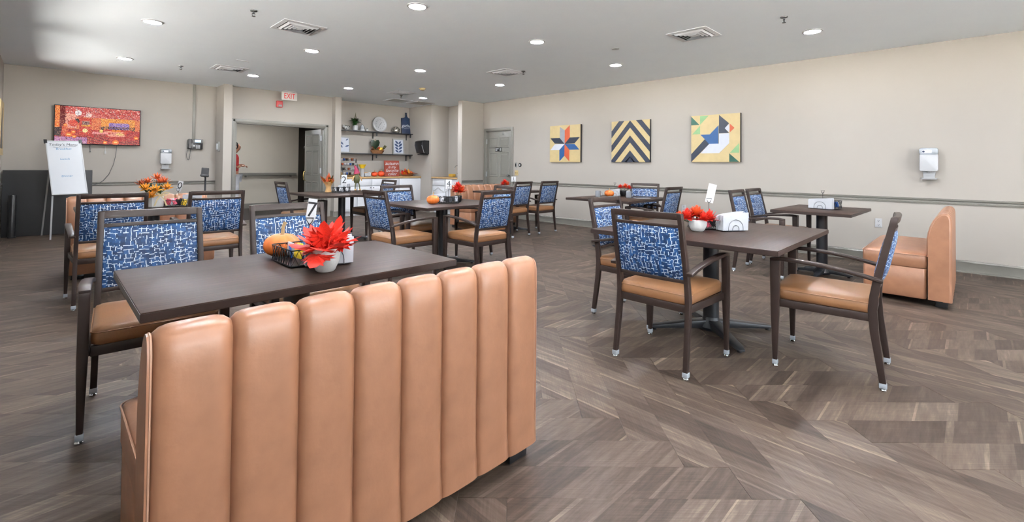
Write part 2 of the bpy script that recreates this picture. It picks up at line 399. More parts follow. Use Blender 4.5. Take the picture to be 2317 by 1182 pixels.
# window wall behind the photographer
WIN = [(-0.2, 1.7), (1.95, 3.85), (4.1, 6.0)]
fwl = MB(); xs = [XL-T]+[v for a in WIN for v in a]+[XR+T]
for i in range(0, len(xs), 2): fwl.box(xs[i], xs[i+1], YF-T, YF, 0, H)
for a, b in WIN: fwl.box(a, b, YF-T, YF, 0, 0.35); fwl.box(a, b, YF-T, YF, 2.45, H)
struct('wall_front', fwl, 'wall')
for k, (a, b) in enumerate(WIN+ADDED_LWIN):  # the left-wall ones are added openings that light the ceiling
    r = struct_root('window_%d' % (k+1), ((a+b)/2, YF-0.06, 0) if k < 3 else (XL-.06, (a+b)/2, 0), 0 if k < 3 else -PI/2)
    m = MB(); hw = (b-a)/2; z0, z1 = (.35, 2.45) if k < 3 else ADDED_LWZ[k-3]
    m.box(-hw, hw, -.03, .03, z0, z0+.05).box(-hw, hw, -.03, .03, z1-.05, z1).box(-hw, -hw+.05, -.03, .03, z0+.05, z1-.05).box(hw-.05, hw, -.03, .03, z0+.05, z1-.05).box(-.025, .025, -.03, .03, z0+.05, z1-.05)
    m.obj('window_frame', 'white_paint', r)
    for s in (-1, 1): MB().box(min(s*.025, s*(hw-.05)), max(s*.025, s*(hw-.05)), -.004, .004, z0+.05, z1-.05).obj('window_pane', 'pane', r, smooth=0)
    if k < 3: MB().box(-hw-.04, hw+.04, .0, .10, z0-.03, z0).obj('window_sill', 'white_paint', r)
struct('ground', MB().box(-120, 60, -90, YF-T-5, -0.3, -0.15).box(-120, XL-T-12, YF-T-5, 100, -0.3, -0.15), 'bright_bounce')  # unseen pale ground, added to throw sunlight up onto the ceiling
struct('dark_bounce_strip', MB().box(XL-T-12, 60, YF-T-5, YF-T, -0.3, -0.15).box(XL-T-12, XL-T, YF-T, 100, -0.3, -0.15), 'dark_bounce_strip')  # unseen darker strip, added to weaken the bounce close to the windows

# corridor beyond the double door
struct('floor_corridor', MB().box(0.4, 6.9, 10.94, 15.0, -0.02, -0.001), 'joint')
struct('wall_corridor_back', MB().box(0.4, 5.12, 13.8, 13.92, 0, 2.6), 'corridor_wall')
struct('wall_corridor_left', MB().box(0.4, 0.5, 11.0, 13.8, 0, 2.6), 'corridor_wall')
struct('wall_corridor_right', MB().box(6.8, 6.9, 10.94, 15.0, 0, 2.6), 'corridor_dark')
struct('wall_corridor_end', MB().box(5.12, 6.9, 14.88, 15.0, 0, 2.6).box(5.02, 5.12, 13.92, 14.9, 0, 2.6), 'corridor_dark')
struct('ceiling_corridor', MB().box(0.4, 6.9, 11.0, 15.0, 2.6, 2.7).box(2.56, 4.63, 10.62, 11.0, 2.6, 2.7), 'ceiling')
struct('baseboard_corridor', MB().box(0.5, 5.12, 13.785, 13.8, 0, 0.13), 'trim')
hr = struct_root('trim_handrail', (0, 13.8, 0))
MB().bar([(1.0, -0.07, .915), (5.05, -0.07, .915)], (0.035, 0.075)).obj('rail', 'trim', hr, bev=0.01)
for x in (1.4, 2.6, 3.75, 4.9): MB().box(x-.015, x+.015, -.07, 0, .84, .875).box(x-.015, x+.015, -.085, -.055, .84, .90).obj('bracket', 'trim', hr)

# trim: chair rail and baseboards
RAIL = [(0, .785), (.012, .787), (.016, .800), (.009, .808), (.009, .822), (.022, .832), (.025, .845), (.018, .852), (0, .852)]
BASE = [(0, 0), (.020, 0), (.020, .014), (.013, .020), (.013, .112), (.016, .118), (.009, .128), (.006, .138), (0, .140)]
def run(prof, p0, p1, nrm):
    n = Vector(nrm); m = MB()
    m.loft([[Vector((p[0], p[1], 0))+n*d+Vector((0, 0, z)) for d, z in prof] for p in (p0, p1)])
    return m
k = 1
for p0, p1, n in [((XR, YF), (XR, 7.507), (-1, 0, 0)), ((XL, YB), (2.41, YB), (0, -1, 0)), ((XL, YF), (XL, YB), (1, 0, 0)), ((6.93, 8.58), (7.6, 8.58), (0, -1, 0))]:
    struct('trim_%d' % k, run(RAIL, p0, p1, n), 'trim'); k += 1
for nm, p0, p1, n in [('right', (XR, YF), (XR, 7.507), (-1, 0, 0)), ('back', (XL, YB), (2.41, YB), (0, -1, 0)), ('left', (XL, YF), (XL, YB), (1, 0, 0)), ('pillar', (6.93, 8.58), (7.6, 8.58), (0, -1, 0)),
                      ('column_left', (2.41, 10.33), (2.555, 10.33), (0, -1, 0)), ('column_left_side', (2.41, 10.33), (2.41, YB), (-1, 0, 0)), ('column_right', (4.635, 10.33), (4.78, 10.33), (0, -1, 0)), ('column_right_side', (4.635, 10.33), (4.635, 10.5), (-1, 0, 0)), ('column_right_back', (4.78, 10.33), (4.78, 10.82), (1, 0, 0)), ('alcove', (6.9, 9.79), (6.9, 10.2), (-1, 0, 0))]:
    struct('baseboard_'+nm, run(BASE, p0, p1, n), 'trim')

# double-door frame on the entrance wall
m = MB()
for a, b in ((OX0-.075, OX0), (OX1, OX1+.075)):
    m.box(a, b, 10.475, 10.5, 0, OZ+.075); m.box(a+.018, b-.018, 10.465, 10.475, 0, OZ+.057)
m.box(OX0, OX1, 10.475, 10.5, OZ, OZ+.075).box(OX0-.057, OX1+.057, 10.465, 10.475, OZ+.018, OZ+.057)
m.box(OX0-.004, OX0+.02, 10.5, 10.64, 0, OZ).box(OX1-.02, OX1+.004, 10.5, 10.64, 0, OZ).box(OX0, OX1, 10.5, 10.64, OZ-.02, OZ+.002)
struct('trim_entrance_frame', m, 'trim', bev=0.004)

def door_leaf(parent, wd, ht, m='trim', side=-1):               # local x 0..wd, face towards side*y, six raised panels
    lf = MB().box(0, wd, -.02, .02, .01, ht).obj('leaf', m, parent, bev=0.003)
    cols = ((.10*wd/.86, .395*wd/.86), (.465*wd/.86, .76*wd/.86)); rows = ((.24, .78), (.95, 1.52), (1.64, 1.88))
    for (a, b) in cols:
        for (c, d) in rows:
            y = side*.02
            q = MB()
            def ring(i, yy): return [(a+i, yy, c+i), (b-i, yy, c+i), (b-i, yy, d-i), (a+i, yy, d-i)]
            q.loft([ring(-.012, y), ring(-.006, y+side*.006), ring(.006, y+side*.006), ring(.016, y+side*.0005), ring(.030, y+side*.0005), ring(.05, y+side*.005)], caps=False)
            o = len(q.v); q.add(ring(.05, y+side*.005), [(0, 1, 2, 3)])
            q.obj('panel', m, lf, smooth=0)
    return lf
# right-wall door
d1 = struct_root('door_1', (XR, 8.45, 0), -PI/2)                 # local x runs towards the camera, face to -y... flipped below
lf = door_leaf(d1, .86, 2.03, side=-1); lf.location = (0, .035, 0)
m = MB()
m.box(-.07, 0, -.022, 0, 0, DZ+.07).box(.86, .93, -.022, 0, 0, DZ+.07).box(0, .86, -.022, 0, DZ, DZ+.07)
m.box(-.004, .012, -.004, .10, 0, DZ).box(.848, .864, -.004, .10, 0, DZ).box(0, .86, -.004, .1, DZ-.012, DZ)
m.obj('door_frame', 'trim', d1, bev=0.004)
MB().box(0.0, .86, .09, .12, 0, DZ).obj('door_stop', 'trim', d1)
for z in (1.79, 1.0, .25): MB().box(-.012, .016, -.012, .02, z-.06, z+.06).obj('hinge', 'grey_metal', d1)
MB().box(.31, .53, .004, .014, 1.545, 1.64).obj('sign_plate', 'black_plastic', d1, bev=.003)
MB().box(.325, .43, .0025, .004, 1.602, 1.618).box(.325, .38, .0025, .004, 1.57, 1.585).obj('sign_marks', 'card', d1)
MB().box(.465, .515, .0025, .004, 1.56, 1.625).obj('sign_pictogram', 'frame_grey', d1)
q = MB().lathe([(.012, 0), (.012, .035), (.026, .045), (.028, .075), (.018, .09)], 14); q.xform(Matrix.Translation((.80, .014, 0.98)) @ Matrix.Rotation(PI/2, 4, 'X')); q.obj('knob', 'chrome', d1)
q = MB().lathe([(.02, 0), (.02, .012), (.006, .02)], 12); q.xform(Matrix.Translation((.58, .014, 1.96)) @ Matrix.Rotation(PI/2, 4, 'X')); q.obj('peephole', 'chrome', d1)
# open leaf of the entrance, swung into the corridor
d2 = struct_root('door_2', (4.455, 10.63, 0), PI/2+.02)
lf = door_leaf(d2, .88, 2.01, side=1)
for z in (1.8, 1.05, .25): MB().box(-.02, .01, -.03, .03, z-.06, z+.06).obj('hinge', 'white_plastic', d2)
for z in (.93, ):
    MB().tube([(.82, .02, z+.10), (.82, .06, z+.09), (.82, .07, z), (.82, .06, z-.11), (.82, .02, z-.12)], .011, 8).obj('pull_handle', 'brass', d2)
    MB().tube([(.82, -.02, z+.10), (.82, -.06, z+.09), (.82, -.07, z), (.82, -.06, z-.11), (.82, -.02, z-.12)], .011, 8).obj('pull_handle', 'brass', d2)
MB().tube([(.87, .0, 1.62), (.92, .0, 1.63), (.955, .0, 1.63), (.96, .0, 1.59)], .012, 6).obj('hook_latch', 'chrome', d2)

# ------------------------------------------------------------------ floor: herringbone planks at 45 degrees to the walls
floor = struct('floor', MB().box(XL, XR+T, YF, 10.94, -0.03, -0.0035), 'joint')
PW, NP = 0.1768, 6
A0, B0 = 0.527, 2.040
S2 = math.sqrt(.5)
def ab2xy(a, b): return ((a+b)*S2, (b-a)*S2)
def plank_mesh(polys, name):                                   # polys: list of (xy polygon, uv polygon, rnd)
    vs, fs, uvs, rs = [], [], [], []
    for P, UVp, r in polys:
        n = len(P); o = len(vs); g_ = 0.0009
        cx = sum(p[0] for p in P)/n; cy_ = sum(p[1] for p in P)/n
        def ins(p, d):
            L = math.hypot(p[0]-cx, p[1]-cy_) or 1
            return (p[0]-(p[0]-cx)/L*d, p[1]-(p[1]-cy_)/L*d)
        for d, z in ((g_, -.0035), (g_, -.0007), (g_*2.4, 0)):
            for p in P: q = ins(p, d); vs.append((q[0], q[1], z))
        fs.append(tuple(o+2*n+i for i in range(n))); uvs.append(list(UVp)); rs.append(r)
        for k_ in (0, 1):
            for i in range(n):
                j = (i+1) % n
                fs.append((o+k_*n+i, o+k_*n+j, o+(k_+1)*n+j, o+(k_+1)*n+i)); uvs.append([UVp[i], UVp[j], UVp[j], UVp[i]]); rs.append(r)
    me = bpy.data.meshes.new(name); me.from_pydata(vs, [], fs)
    ul = me.uv_layers.new(name='uv'); at_ = me.attributes.new('rnd', 'FLOAT', 'FACE')
    li = 0
    flat = []
    for u in uvs:
        for c in u: flat += [c[0], c[1]]
    ul.data.foreach_set('uv', flat); at_.data.foreach_set('value', rs)
    me.materials.append(MATS['plank']); me.update()
    return me
LP = PW*NP
base_me = plank_mesh([([(0, 0), (LP, 0), (LP, PW), (0, PW)], [(0, 0), (LP, 0), (LP, PW), (0, PW)], 0.0)], 'plank')
def clip(poly, x0, x1, y0, y1):
    for ax, val, sgn in ((0, x0, 1), (0, x1, -1), (1, y0, 1), (1, y1, -1)):
        out = []
        for i in range(len(poly)):
            p, q = poly[i], poly[(i+1) % len(poly)]
            dp, dq = sgn*(p[ax]-val), sgn*(q[ax]-val)
            if dp >= 0: out.append(p)
            if dp*dq < 0:
                t = dp/(dp-dq); out.append(tuple(p[c]+(q[c]-p[c])*t for c in range(4)))
        poly = out
        if len(poly) < 3: return []
    return poly
cand = []
for j in range(-75, 110):
    for i in range(-110, 90):
        q = (i+j) % (2*NP)
        # row j: horizontal plank of NP cells ends where column e-j begins
        for kind in (0, 1):
            if kind == 0 and (i+j+NP) % (2*NP) == 0:            # start cell of a plank along a
                a, b = A0+i*PW, B0+j*PW; ang = -PI/4; org = ab2xy(a, b)
            elif kind == 1 and (i+j) % (2*NP) == 0:             # start cell of a plank along b
                a, b = A0+(i+1)*PW, B0+j*PW; ang = PI/4; org = ab2xy(a, b)
            else: continue
            c, s = math.cos(ang), math.sin(ang)
            P = [(org[0]+u*c-v*s, org[1]+u*s+v*c, u, v) for u, v in ((0, 0), (LP, 0), (LP, PW), (0, PW))]
            if max(p[0] for p in P) < XL or min(p[0] for p in P) > XR or max(p[1] for p in P) < YF or min(p[1] for p in P) > 10.93: continue
            cand.append((P, org, ang))
vis = []; rest = []
for P, org, ang in cand:
    whole = all(XL <= p[0] <= XR and YF <= p[1] <= 10.3 for p in P)
    px = [to_px((p[0], p[1], 0)) for p in P]
    area = 0
    if whole and all(px):
        cx = sum(q[0] for q in px)/4; cy_ = sum(q[1] for q in px)/4
        if -60 < cx < 2377 and cy_ < 1240:
            area = abs(sum(px[i][0]*px[(i+1) % 4][1]-px[(i+1) % 4][0]*px[i][1] for i in range(4)))/2
    (vis if area > 60 else rest).append((area, P, org, ang))
vis.sort(key=lambda t: -t[0])
rest += vis[300:]; vis = vis[:300]
for area, P, org, ang in vis:
    o = link('plank', base_me, floor, (org[0], org[1], 0), ang)
polys = []
rg = random.Random(3)
for area, P, org, ang in rest:
    C = clip(P, XL, XR, YF, 10.93)
    if C: polys.append(([(p[0], p[1]) for p in C], [(p[2], p[3]) for p in C], rg.random()))
o = link('planks_beyond', plank_mesh(polys, 'planks_beyond'), floor); o['kind'] = 'stuff'

# ------------------------------------------------------------------ ceiling fixtures
ORD = ['first', 'second', 'third', 'fourth', 'fifth', 'sixth']
def ceiling_light(x, y, z=H, label=None):
    t = thing('ceiling_light', label, 'ceiling light', (x, y, z), 0, 'round recessed ceiling lights')
    MB().lathe([(.078, 0), (.102, 0), (.100, -.006), (.082, -.012), (.078, -.010)], 28).obj('trim_ring', 'white_plastic', t)
    MB().lathe([(.0, -.0085), (.080, -.0085), (.080, -.0105), (.0, -.0105)], 28).obj('diffuser', 'lamp_on', t)
    return t
L0 = None
GX = [0.79, 2.52, 4.27, 6.06]; GY = [8.93, 6.38, 3.83, 1.27, -1.28, -3.7]
for j, y in enumerate(GY):
    for i, x in enumerate(GX):
        lab = 'round recessed ceiling light, %s from the left, %s row out from the TV wall' % (ORD[i], ORD[j])
        if L0 is None: L0 = ceiling_light(x, y, label=lab)
        else: copy_tree(L0, None, (x, y, H), 0, lab)
copy_tree(L0, None, (3.3, 12.2, 2.6), 0, 'unseen round recessed light added in the corridor ceiling beyond the double door')  # lamp out of view, put in to brighten the corridor
def diffuser(x, y, label, s=.46):
    t = thing('ceiling_vent', label, 'vent', (x, y, H), 0, 'square ceiling air vents')
    h = s/2
    MB().box(-h+.03, h-.03, -h+.03, h-.03, -.004, -.001).obj('backing', 'dark_slot', t)
    m = MB()
    def sq(a, z): return [(-a, -a, z), (a, -a, z), (a, a, z), (-a, a, z)]
    m.loft([sq(h, 0), sq(h, -.006), sq(h-.045, -.012), sq(h-.05, -.004)], caps=False); m.obj('frame', 'white_paint', t, smooth=0)
    for k in range(4):
        a = h-.062-k*.036
        MB().loft([sq(a, -.006), sq(a-.018, -.024), sq(a-.021, -.024), sq(a-.003, -.006)], caps=False, closed=True).obj('louver', 'white_paint', t, smooth=0)
    MB().loft([sq(.035, -.012), sq(.030, -.022)]).obj('centre_plate', 'white_paint', t, smooth=0)
diffuser(1.99, 5.42, 'square louvred ceiling vent, largest at upper left of centre')
diffuser(5.28, 2.29, 'square louvred ceiling vent at upper right near a sprinkler')
diffuser(2.07, 8.58, 'square louvred ceiling vent above the wall phone side')
diffuser(5.33, 5.46, 'square louvred ceiling vent right of centre with a sprinkler at its corner')
diffuser(5.33, 8.65, 'square louvred ceiling vent in front of the shelf alcove')
def grille(x, y, label):
    t = thing('return_grille', label, 'vent', (x, y, H), 0, 'flat grey return grilles')
    m = MB(); h = .255
    m.box(-h, h, -h, -h+.03, -.01, 0).box(-h, h, h-.03, h, -.01, 0).box(-h, -h+.03, -h+.03, h-.03, -.01, 0).box(h-.03, h, -h+.03, h-.03, -.01, 0)
    m.obj('frame', 'white_paint', t)
    MB().box(-h+.03, h-.03, -h+.03, h-.03, -.003, -.001).obj('backing', 'trim', t)
    for k in range(11):
        y_ = -h+.052+k*.0405
        MB().bar([(-h+.03, y_, -.006), (h-.03, y_, -.006)], (.016, .002)).obj('slat', 'frame_grey', t, smooth=0)
grille(5.92, 9.77, 'flat grey ceiling return grille, left one of the pair over the shelves')
grille(6.53, 9.72, 'flat grey ceiling return grille, right one of the pair over the shelves')
SP = [(1.45, 5.16, 'black ceiling sprinkler head beside the large upper left vent'), (1.48, 8.95, 'small ceiling sprinkler head above the television side'),
      (5.30, 1.36, 'black ceiling sprinkler head at upper right between vent and light'), (5.46, 5.19, 'small ceiling sprinkler head at the corner of a vent'), (5.53, 9.0, 'small ceiling sprinkler head beside the vent over the shelf alcove')]
s0 = None
for x, y, lab in SP:
    if s0: copy_tree(s0, None, (x, y, H), 0, lab); continue
    s0 = thing('sprinkler_head', lab, 'sprinkler', (x, y, H), 0, 'ceiling sprinkler heads')
    MB().lathe([(.0, 0), (.034, 0), (.032, -.008), (.012, -.012), (.0, -.012)], 18).obj('escutcheon', 'black_metal', s0)
    MB().lathe([(.009, -.01), (.009, -.03), (.012, -.032), (.0, -.034)], 10).obj('body', 'black_metal', s0)
    MB().tube([(-.012, 0, -.028), (-.014, 0, -.045), (0, 0, -.058)], .003, 6).tube([(.012, 0, -.028), (.014, 0, -.045), (0, 0, -.058)], .003, 6).obj('yoke_arms', 'black_metal', s0)
    MB().lathe([(.0, -.057), (.018, -.057), (.018, -.060), (.0, -.060)], 14).obj('deflector', 'black_metal', s0)
t = thing('smoke_detector', 'round cream smoke detector on the ceiling near the shelves', 'smoke detector', (5.31, 7.85, H))
MB().lathe([(.0, 0), (.068, 0), (.066, -.014), (.0, -.014)], 24).obj('base', 'q_cream', t)
MB().lathe([(.0, -.014), (.054, -.014), (.050, -.034), (.03, -.042), (.0, -.042)], 24).obj('cover', 'q_cream', t)
tag(MB().box(-.09, .09, -.02, .02, -.008, 0).obj('cover_strip', 'white_paint', None, (2.05, 7.78, H), bev=.002), 'small white strip cover on the ceiling left of centre', 'ceiling plate')
tag(MB().lathe([(0, 0), (.05, 0), (.047, -.006), (0, -.007)], 22).obj('cover_plate', 'frame_grey', None, (5.23, 3.31, H)), 'small round grey cover plate on the ceiling right of centre', 'ceiling plate')

# ================================================================== CHAIRS
def back_y(z):                                                 # rear post line, chair faces +y
    pts = [(0, -.262), (.30, -.222), (.42, -.214), (.55, -.226), (.94, -.312)]
    for (z0, y0), (z1, y1) in zip(pts, pts[1:]):
        if z <= z1: return y0+(y1-y0)*(z-z0)/(z1-z0)
    return pts[-1][1]
def make_chair():
    t = thing('dining_chair', 'x', 'chair', group='blue patterned dining armchairs')
    seat = MB()
    def ring(e, z):
        P = []
        for x, y in ((-.232, -.225), (.232, -.225), (.236, .268), (-.236, .268)):
            P.append((x*(1-e/.24), .02+(y-.02)*(1-e/.25), z))
        R = []
        for k in range(4):                                      # rounded corners
            p, q = Vector(P[k]), Vector(P[(k+1) % 4])
            for f in (.05, .15, .3, .5, .7, .85, .95): R.append(p.lerp(q, f))
        return R
    rings = [ring(.012, .400), ring(.002, .408), ring(0, .43), ring(.001, .455), ring(.010, .472)]
    for e, dz in ((.03, .478), (.07, .483), (.12, .487), (.17, .489), (.215, .490)): rings.append(ring(e, dz))
    seat.loft(rings); so = seat.obj('seat_cushion', 'seat_leather', t, smooth=1.0)
    MB().tube([Vector(p) for p in ring(.0, .458)], .0028, 6, closed=True).obj('piping', 'seat_leather', so)
    fr = MB()
    fr.box(-.236, .236, .240, .262, .358, .402).box(-.226, .226, -.222, -.200, .358, .402)
    for s in (-1, 1): fr.bar([(s*.222, -.21, .38), (s*.246, .25, .38)], (.022, .044))
    fr.obj('seat_frame', 'frame_wood', t, bev=.003)
    for s in (-1, 1):                                           # rear post: leg and back upright in one
        zs = [.036, .15, .30, .36, .42, .50, .60, .75, .90, .935]
        m = MB(); rings = []
        for z in zs:
            y = back_y(z); x = s*(.228-.014*z); wx = .014; wy = .015+.006*min(1, z/.35) if z < .42 else .021-.005*(z-.42)/.5
            rings.append([(x-wx, y-wy, z), (x+wx, y-wy, z), (x+wx, y+wy, z), (x-wx, y+wy, z)])
        m.loft(rings); leg = m.obj('rear_leg', 'frame_wood', t, bev=.004)
        y = back_y(.03)
        MB().box(s*.228-.0165, s*.228+.0165, y-.018, y+.018, .012, .040).obj('glide_cap', 'glide', leg, bev=.004)
        MB().lathe([(0, 0), (.015, 0), (.017, .004), (.010, .014), (0, .015)], 12, (s*.228, y, 0)).obj('glide_foot', 'chrome', leg)
        m = MB(); rings = []
        for z, wx, wy in ((.036, .012, .013), (.20, .0155, .018), (.36, .019, .023), (.60, .020, .026), (.642, .020, .026)):
            x = s*(.264-.006*z/.65); y = .252
            rings.append([(x-wx, y-wy, z), (x+wx, y-wy, z), (x+wx, y+wy, z), (x-wx, y+wy, z)])
        m.loft(rings); leg = m.obj('front_leg', 'frame_wood', t, bev=.005)
        MB().box(s*.264-.0145, s*.264+.0145, .237, .267, .012, .040).obj('glide_cap', 'glide', leg, bev=.004)
        MB().lathe([(0, 0), (.015, 0), (.017, .004), (.010, .014), (0, .015)], 12, (s*.264, .252, 0)).obj('glide_foot', 'chrome', leg)
        pts = [(s*.258, .278, .640), (s*.259, .22, .648), (s*.259, .13, .646), (s*.257, .02, .638), (s*.253, -.10, .622), (s*.248, -.19, .604), (s*.246, -.262, .588)]
        MB().bar(pts, [(.040, .020), (.044, .022), (.044, .022), (.042, .021), (.040, .020), (.040, .020), (.042, .020)]).obj('arm', 'frame_wood', t, bev=.005)
    def rail(z0, z1, hx, th, nm, ma, bev):
        m = MB(); n = 9; rings = []
        for i in range(n):
            x = -hx+2*hx*i/(n-1); c = .012*(1-(x/hx)**2)         # slight curve backwards
            y0, y1 = back_y(z0)-c, back_y(z1)-c
            rings.append([(x, y0-th, z0), (x, y0+th, z0), (x, y1+th, z1), (x, y1-th, z1)])
        m.loft(rings); return m.obj(nm, ma, t, bev=bev)
    rail(.898, .937, .214, .014, 'top_rail', 'frame_wood', .004)
    rail(.852, .870, .208, .012, 'back_rail', 'frame_wood', .003)
    rail(.528, .550, .214, .012, 'back_rail', 'frame_wood', .003)
    m = MB(); R = []                                            # upholstered back, padded on both sides
    nx, nz = 13, 13
    def pad(sd):
        G = []
        for k in range(nz):
            z = .546+.310*k/(nz-1)
            for i in range(nx):
                u = 2*i/(nx-1)-1; v = 2*k/(nz-1)-1; x = .205*u
                bulge = (1-abs(u)**5)*(1-abs(v)**5)
                c = .012*(1-u*u)
                G.append((x, back_y(z)-c+sd*(.006+(.028 if sd > 0 else .020)*bulge), z))
        return G
    a = pad(-1); b = pad(1); vs = a+b; n = nx*nz; fs = []
    for k in range(nz-1):
        for i in range(nx-1):
            q = k*nx+i
            fs += [(q, q+1, q+nx+1, q+nx), (n+q, n+q+nx, n+q+nx+1, n+q+1)]
    bd = [i for i in range(nx)]+[k*nx+nx-1 for k in range(1, nz)]+[(nz-1)*nx+i for i in range(nx-2, -1, -1)]+[k*nx for k in range(nz-2, 0, -1)]
    for i in range(len(bd)):
        p, q = bd[i], bd[(i+1) % len(bd)]; fs.append((p, n+p, n+q, q))
    m.add(vs, fs); m.obj('back_panel', 'fabric', t, smooth=1.0)
    return t
D = math.radians
CH = [  # x, y, facing angle (0 = +Y), label
 (2.82, 1.38, -90, 'dining armchair with its patterned back to the camera, beside the red flower table at right'),
 (3.42, 0.622, 3.7, 'dining armchair seen side on at right, brightest lit chair back, tan seat fully in view'),
 (3.40, 1.94, 180, 'dining armchair partly hidden on the far left side of the red flower table at right'),
 (0.40, 2.93, 176, 'large dining armchair at far left facing the camera across table number 7'),
 (1.12, 2.87, 180, 'dining armchair behind the number 7 card, facing the camera over the table'),
 (5.88, 1.715, 180, 'left one of the two dining chairs side by side at the far right table'),
 (6.46, 1.71, 178, 'right one of the two dining chairs side by side at the far right table'),
 (6.56, 3.70, 104, 'dining chair against the right wall, facing the camera behind the table with two mugs'),
 (5.95, 3.15, 0, 'dining chair with its back to camera on the near right side of the mug table'),
 (5.66, 5.68, 6, 'dining chair at table number 1, nearer the brown bench, back to the camera'),
 (6.375, 5.685, 0, 'dining chair at table number 1, farthest right beside the wall, back to the camera'),
 (2.645, 4.28, -90, 'dining armchair at the left side of table number 4, seen from behind'),
 (3.20, 4.98, 180, 'dining chair behind table number 4 in front of the white cabinets'),
 (3.34, 3.83, 0, 'dining armchair at the right of table number 4, back to camera, above the near bench'),
 (3.93, 4.40, 80, 'dining chair mostly hidden behind the chair at the right of table number 4'),
 (2.74, 7.22, -90, 'dining chair left of table number 2, in front of the doorway'),
 (3.95, 7.28, 90, 'dining chair right of table number 2, in front of the white cabinets'),
 (0.40, 5.39, 0, 'dining armchair at far left with its back to camera, before the flower vase table'),
 (1.15, 5.39, 0, 'dining armchair with its back to camera, between vase table and corridor doorway'),
]
c0 = make_chair()
for i, (x, y, a, lab) in enumerate(CH):
    if i == 0: c0.location = (x, y, 0); c0.rotation_euler = (0, 0, D(a)); c0['label'] = lab
    else: copy_tree(c0, None, (x, y, 0), D(a), lab)

# ================================================================== TABLES
TZ = .74
def make_table(x, y, wx, wy, base_rot, arm, label, rz=0.0):
    t = thing('dining_table', label, 'table', (x, y, 0), rz, 'dark wood dining tables')
    tp = MB().box(-wx/2, wx/2, -wy/2, wy/2, TZ-.032, TZ).obj('table_top', 'table_top', t, bev=.003)
    MB().box(-wx/2-.0012, wx/2+.0012, -wy/2-.0012, wy/2+.0012, TZ-.029, TZ-.004).obj('edge_band', 'frame_wood', tp)
    MB().lathe([(.055, .06), (.055, .70), (.0, .70)], 24).obj('column', 'black_metal', t)
    m = MB(); m.box(-.19, .19, -.19, .19, .697, .708); m.obj('mounting_plate', 'black_metal', t)
    b = MB().lathe([(0, .012), (.085, .012), (.090, .03), (.078, .055), (.060, .078), (.056, .10), (0, .10)], 24).obj('base_hub', 'black_metal', t)
    for k in range(4):
        a = base_rot+k*PI/2; dx, dy = math.cos(a), math.sin(a)
        P = [(dx*d, dy*d, z) for d, z in ((.03, .050), (.15, .046), (arm*.6, .036), (arm-.05, .027), (arm, .021))]
        MB().bar(P, [(.080, .060), (.074, .052), (.066, .038), (.058, .026), (.040, .016)]).obj('base_foot', 'black_metal', t, bev=.008)
        MB().lathe([(0, 0), (.016, 0), (.016, .012), (0, .012)], 10, (dx*(arm-.04), dy*(arm-.04), 0)).obj('leveller', 'black_plastic', t)
    return t
make_table(.807, 2.165, 1.20, .78, PI/4, .36, 'dark walnut dining table with the number 7 card, in front of the near bench')
make_table(3.49, 1.38, 1.32, 1.23, PI/4, .46, 'square dark dining table at right with a white pot of red flowers', D(0.5))
make_table(6.24, 1.22, 1.11, .74, 0, .29, 'small dark dining table at far right holding only napkins and a black basket', D(-1))
make_table(6.04, 3.74, 1.24, 1.05, PI/4, .40, 'dark dining table by the right wall set with two grey mugs')
make_table(6.10, 6.10, 1.18, .78, PI/4, .36, 'dark dining table with the number 1 card near the grey door')
make_table(3.45, 4.62, 1.20, 1.04, PI/4, .40, 'dark dining table with the number 4 card in the middle of the room')
make_table(3.36, 7.20, 1.22, 1.20, PI/4, .42, 'dark dining table with the number 2 card before the white cabinets')
make_table(.80, 6.11, 1.20, .76, PI/4, .36, 'dark dining table at far left carrying the vase of orange flowers')

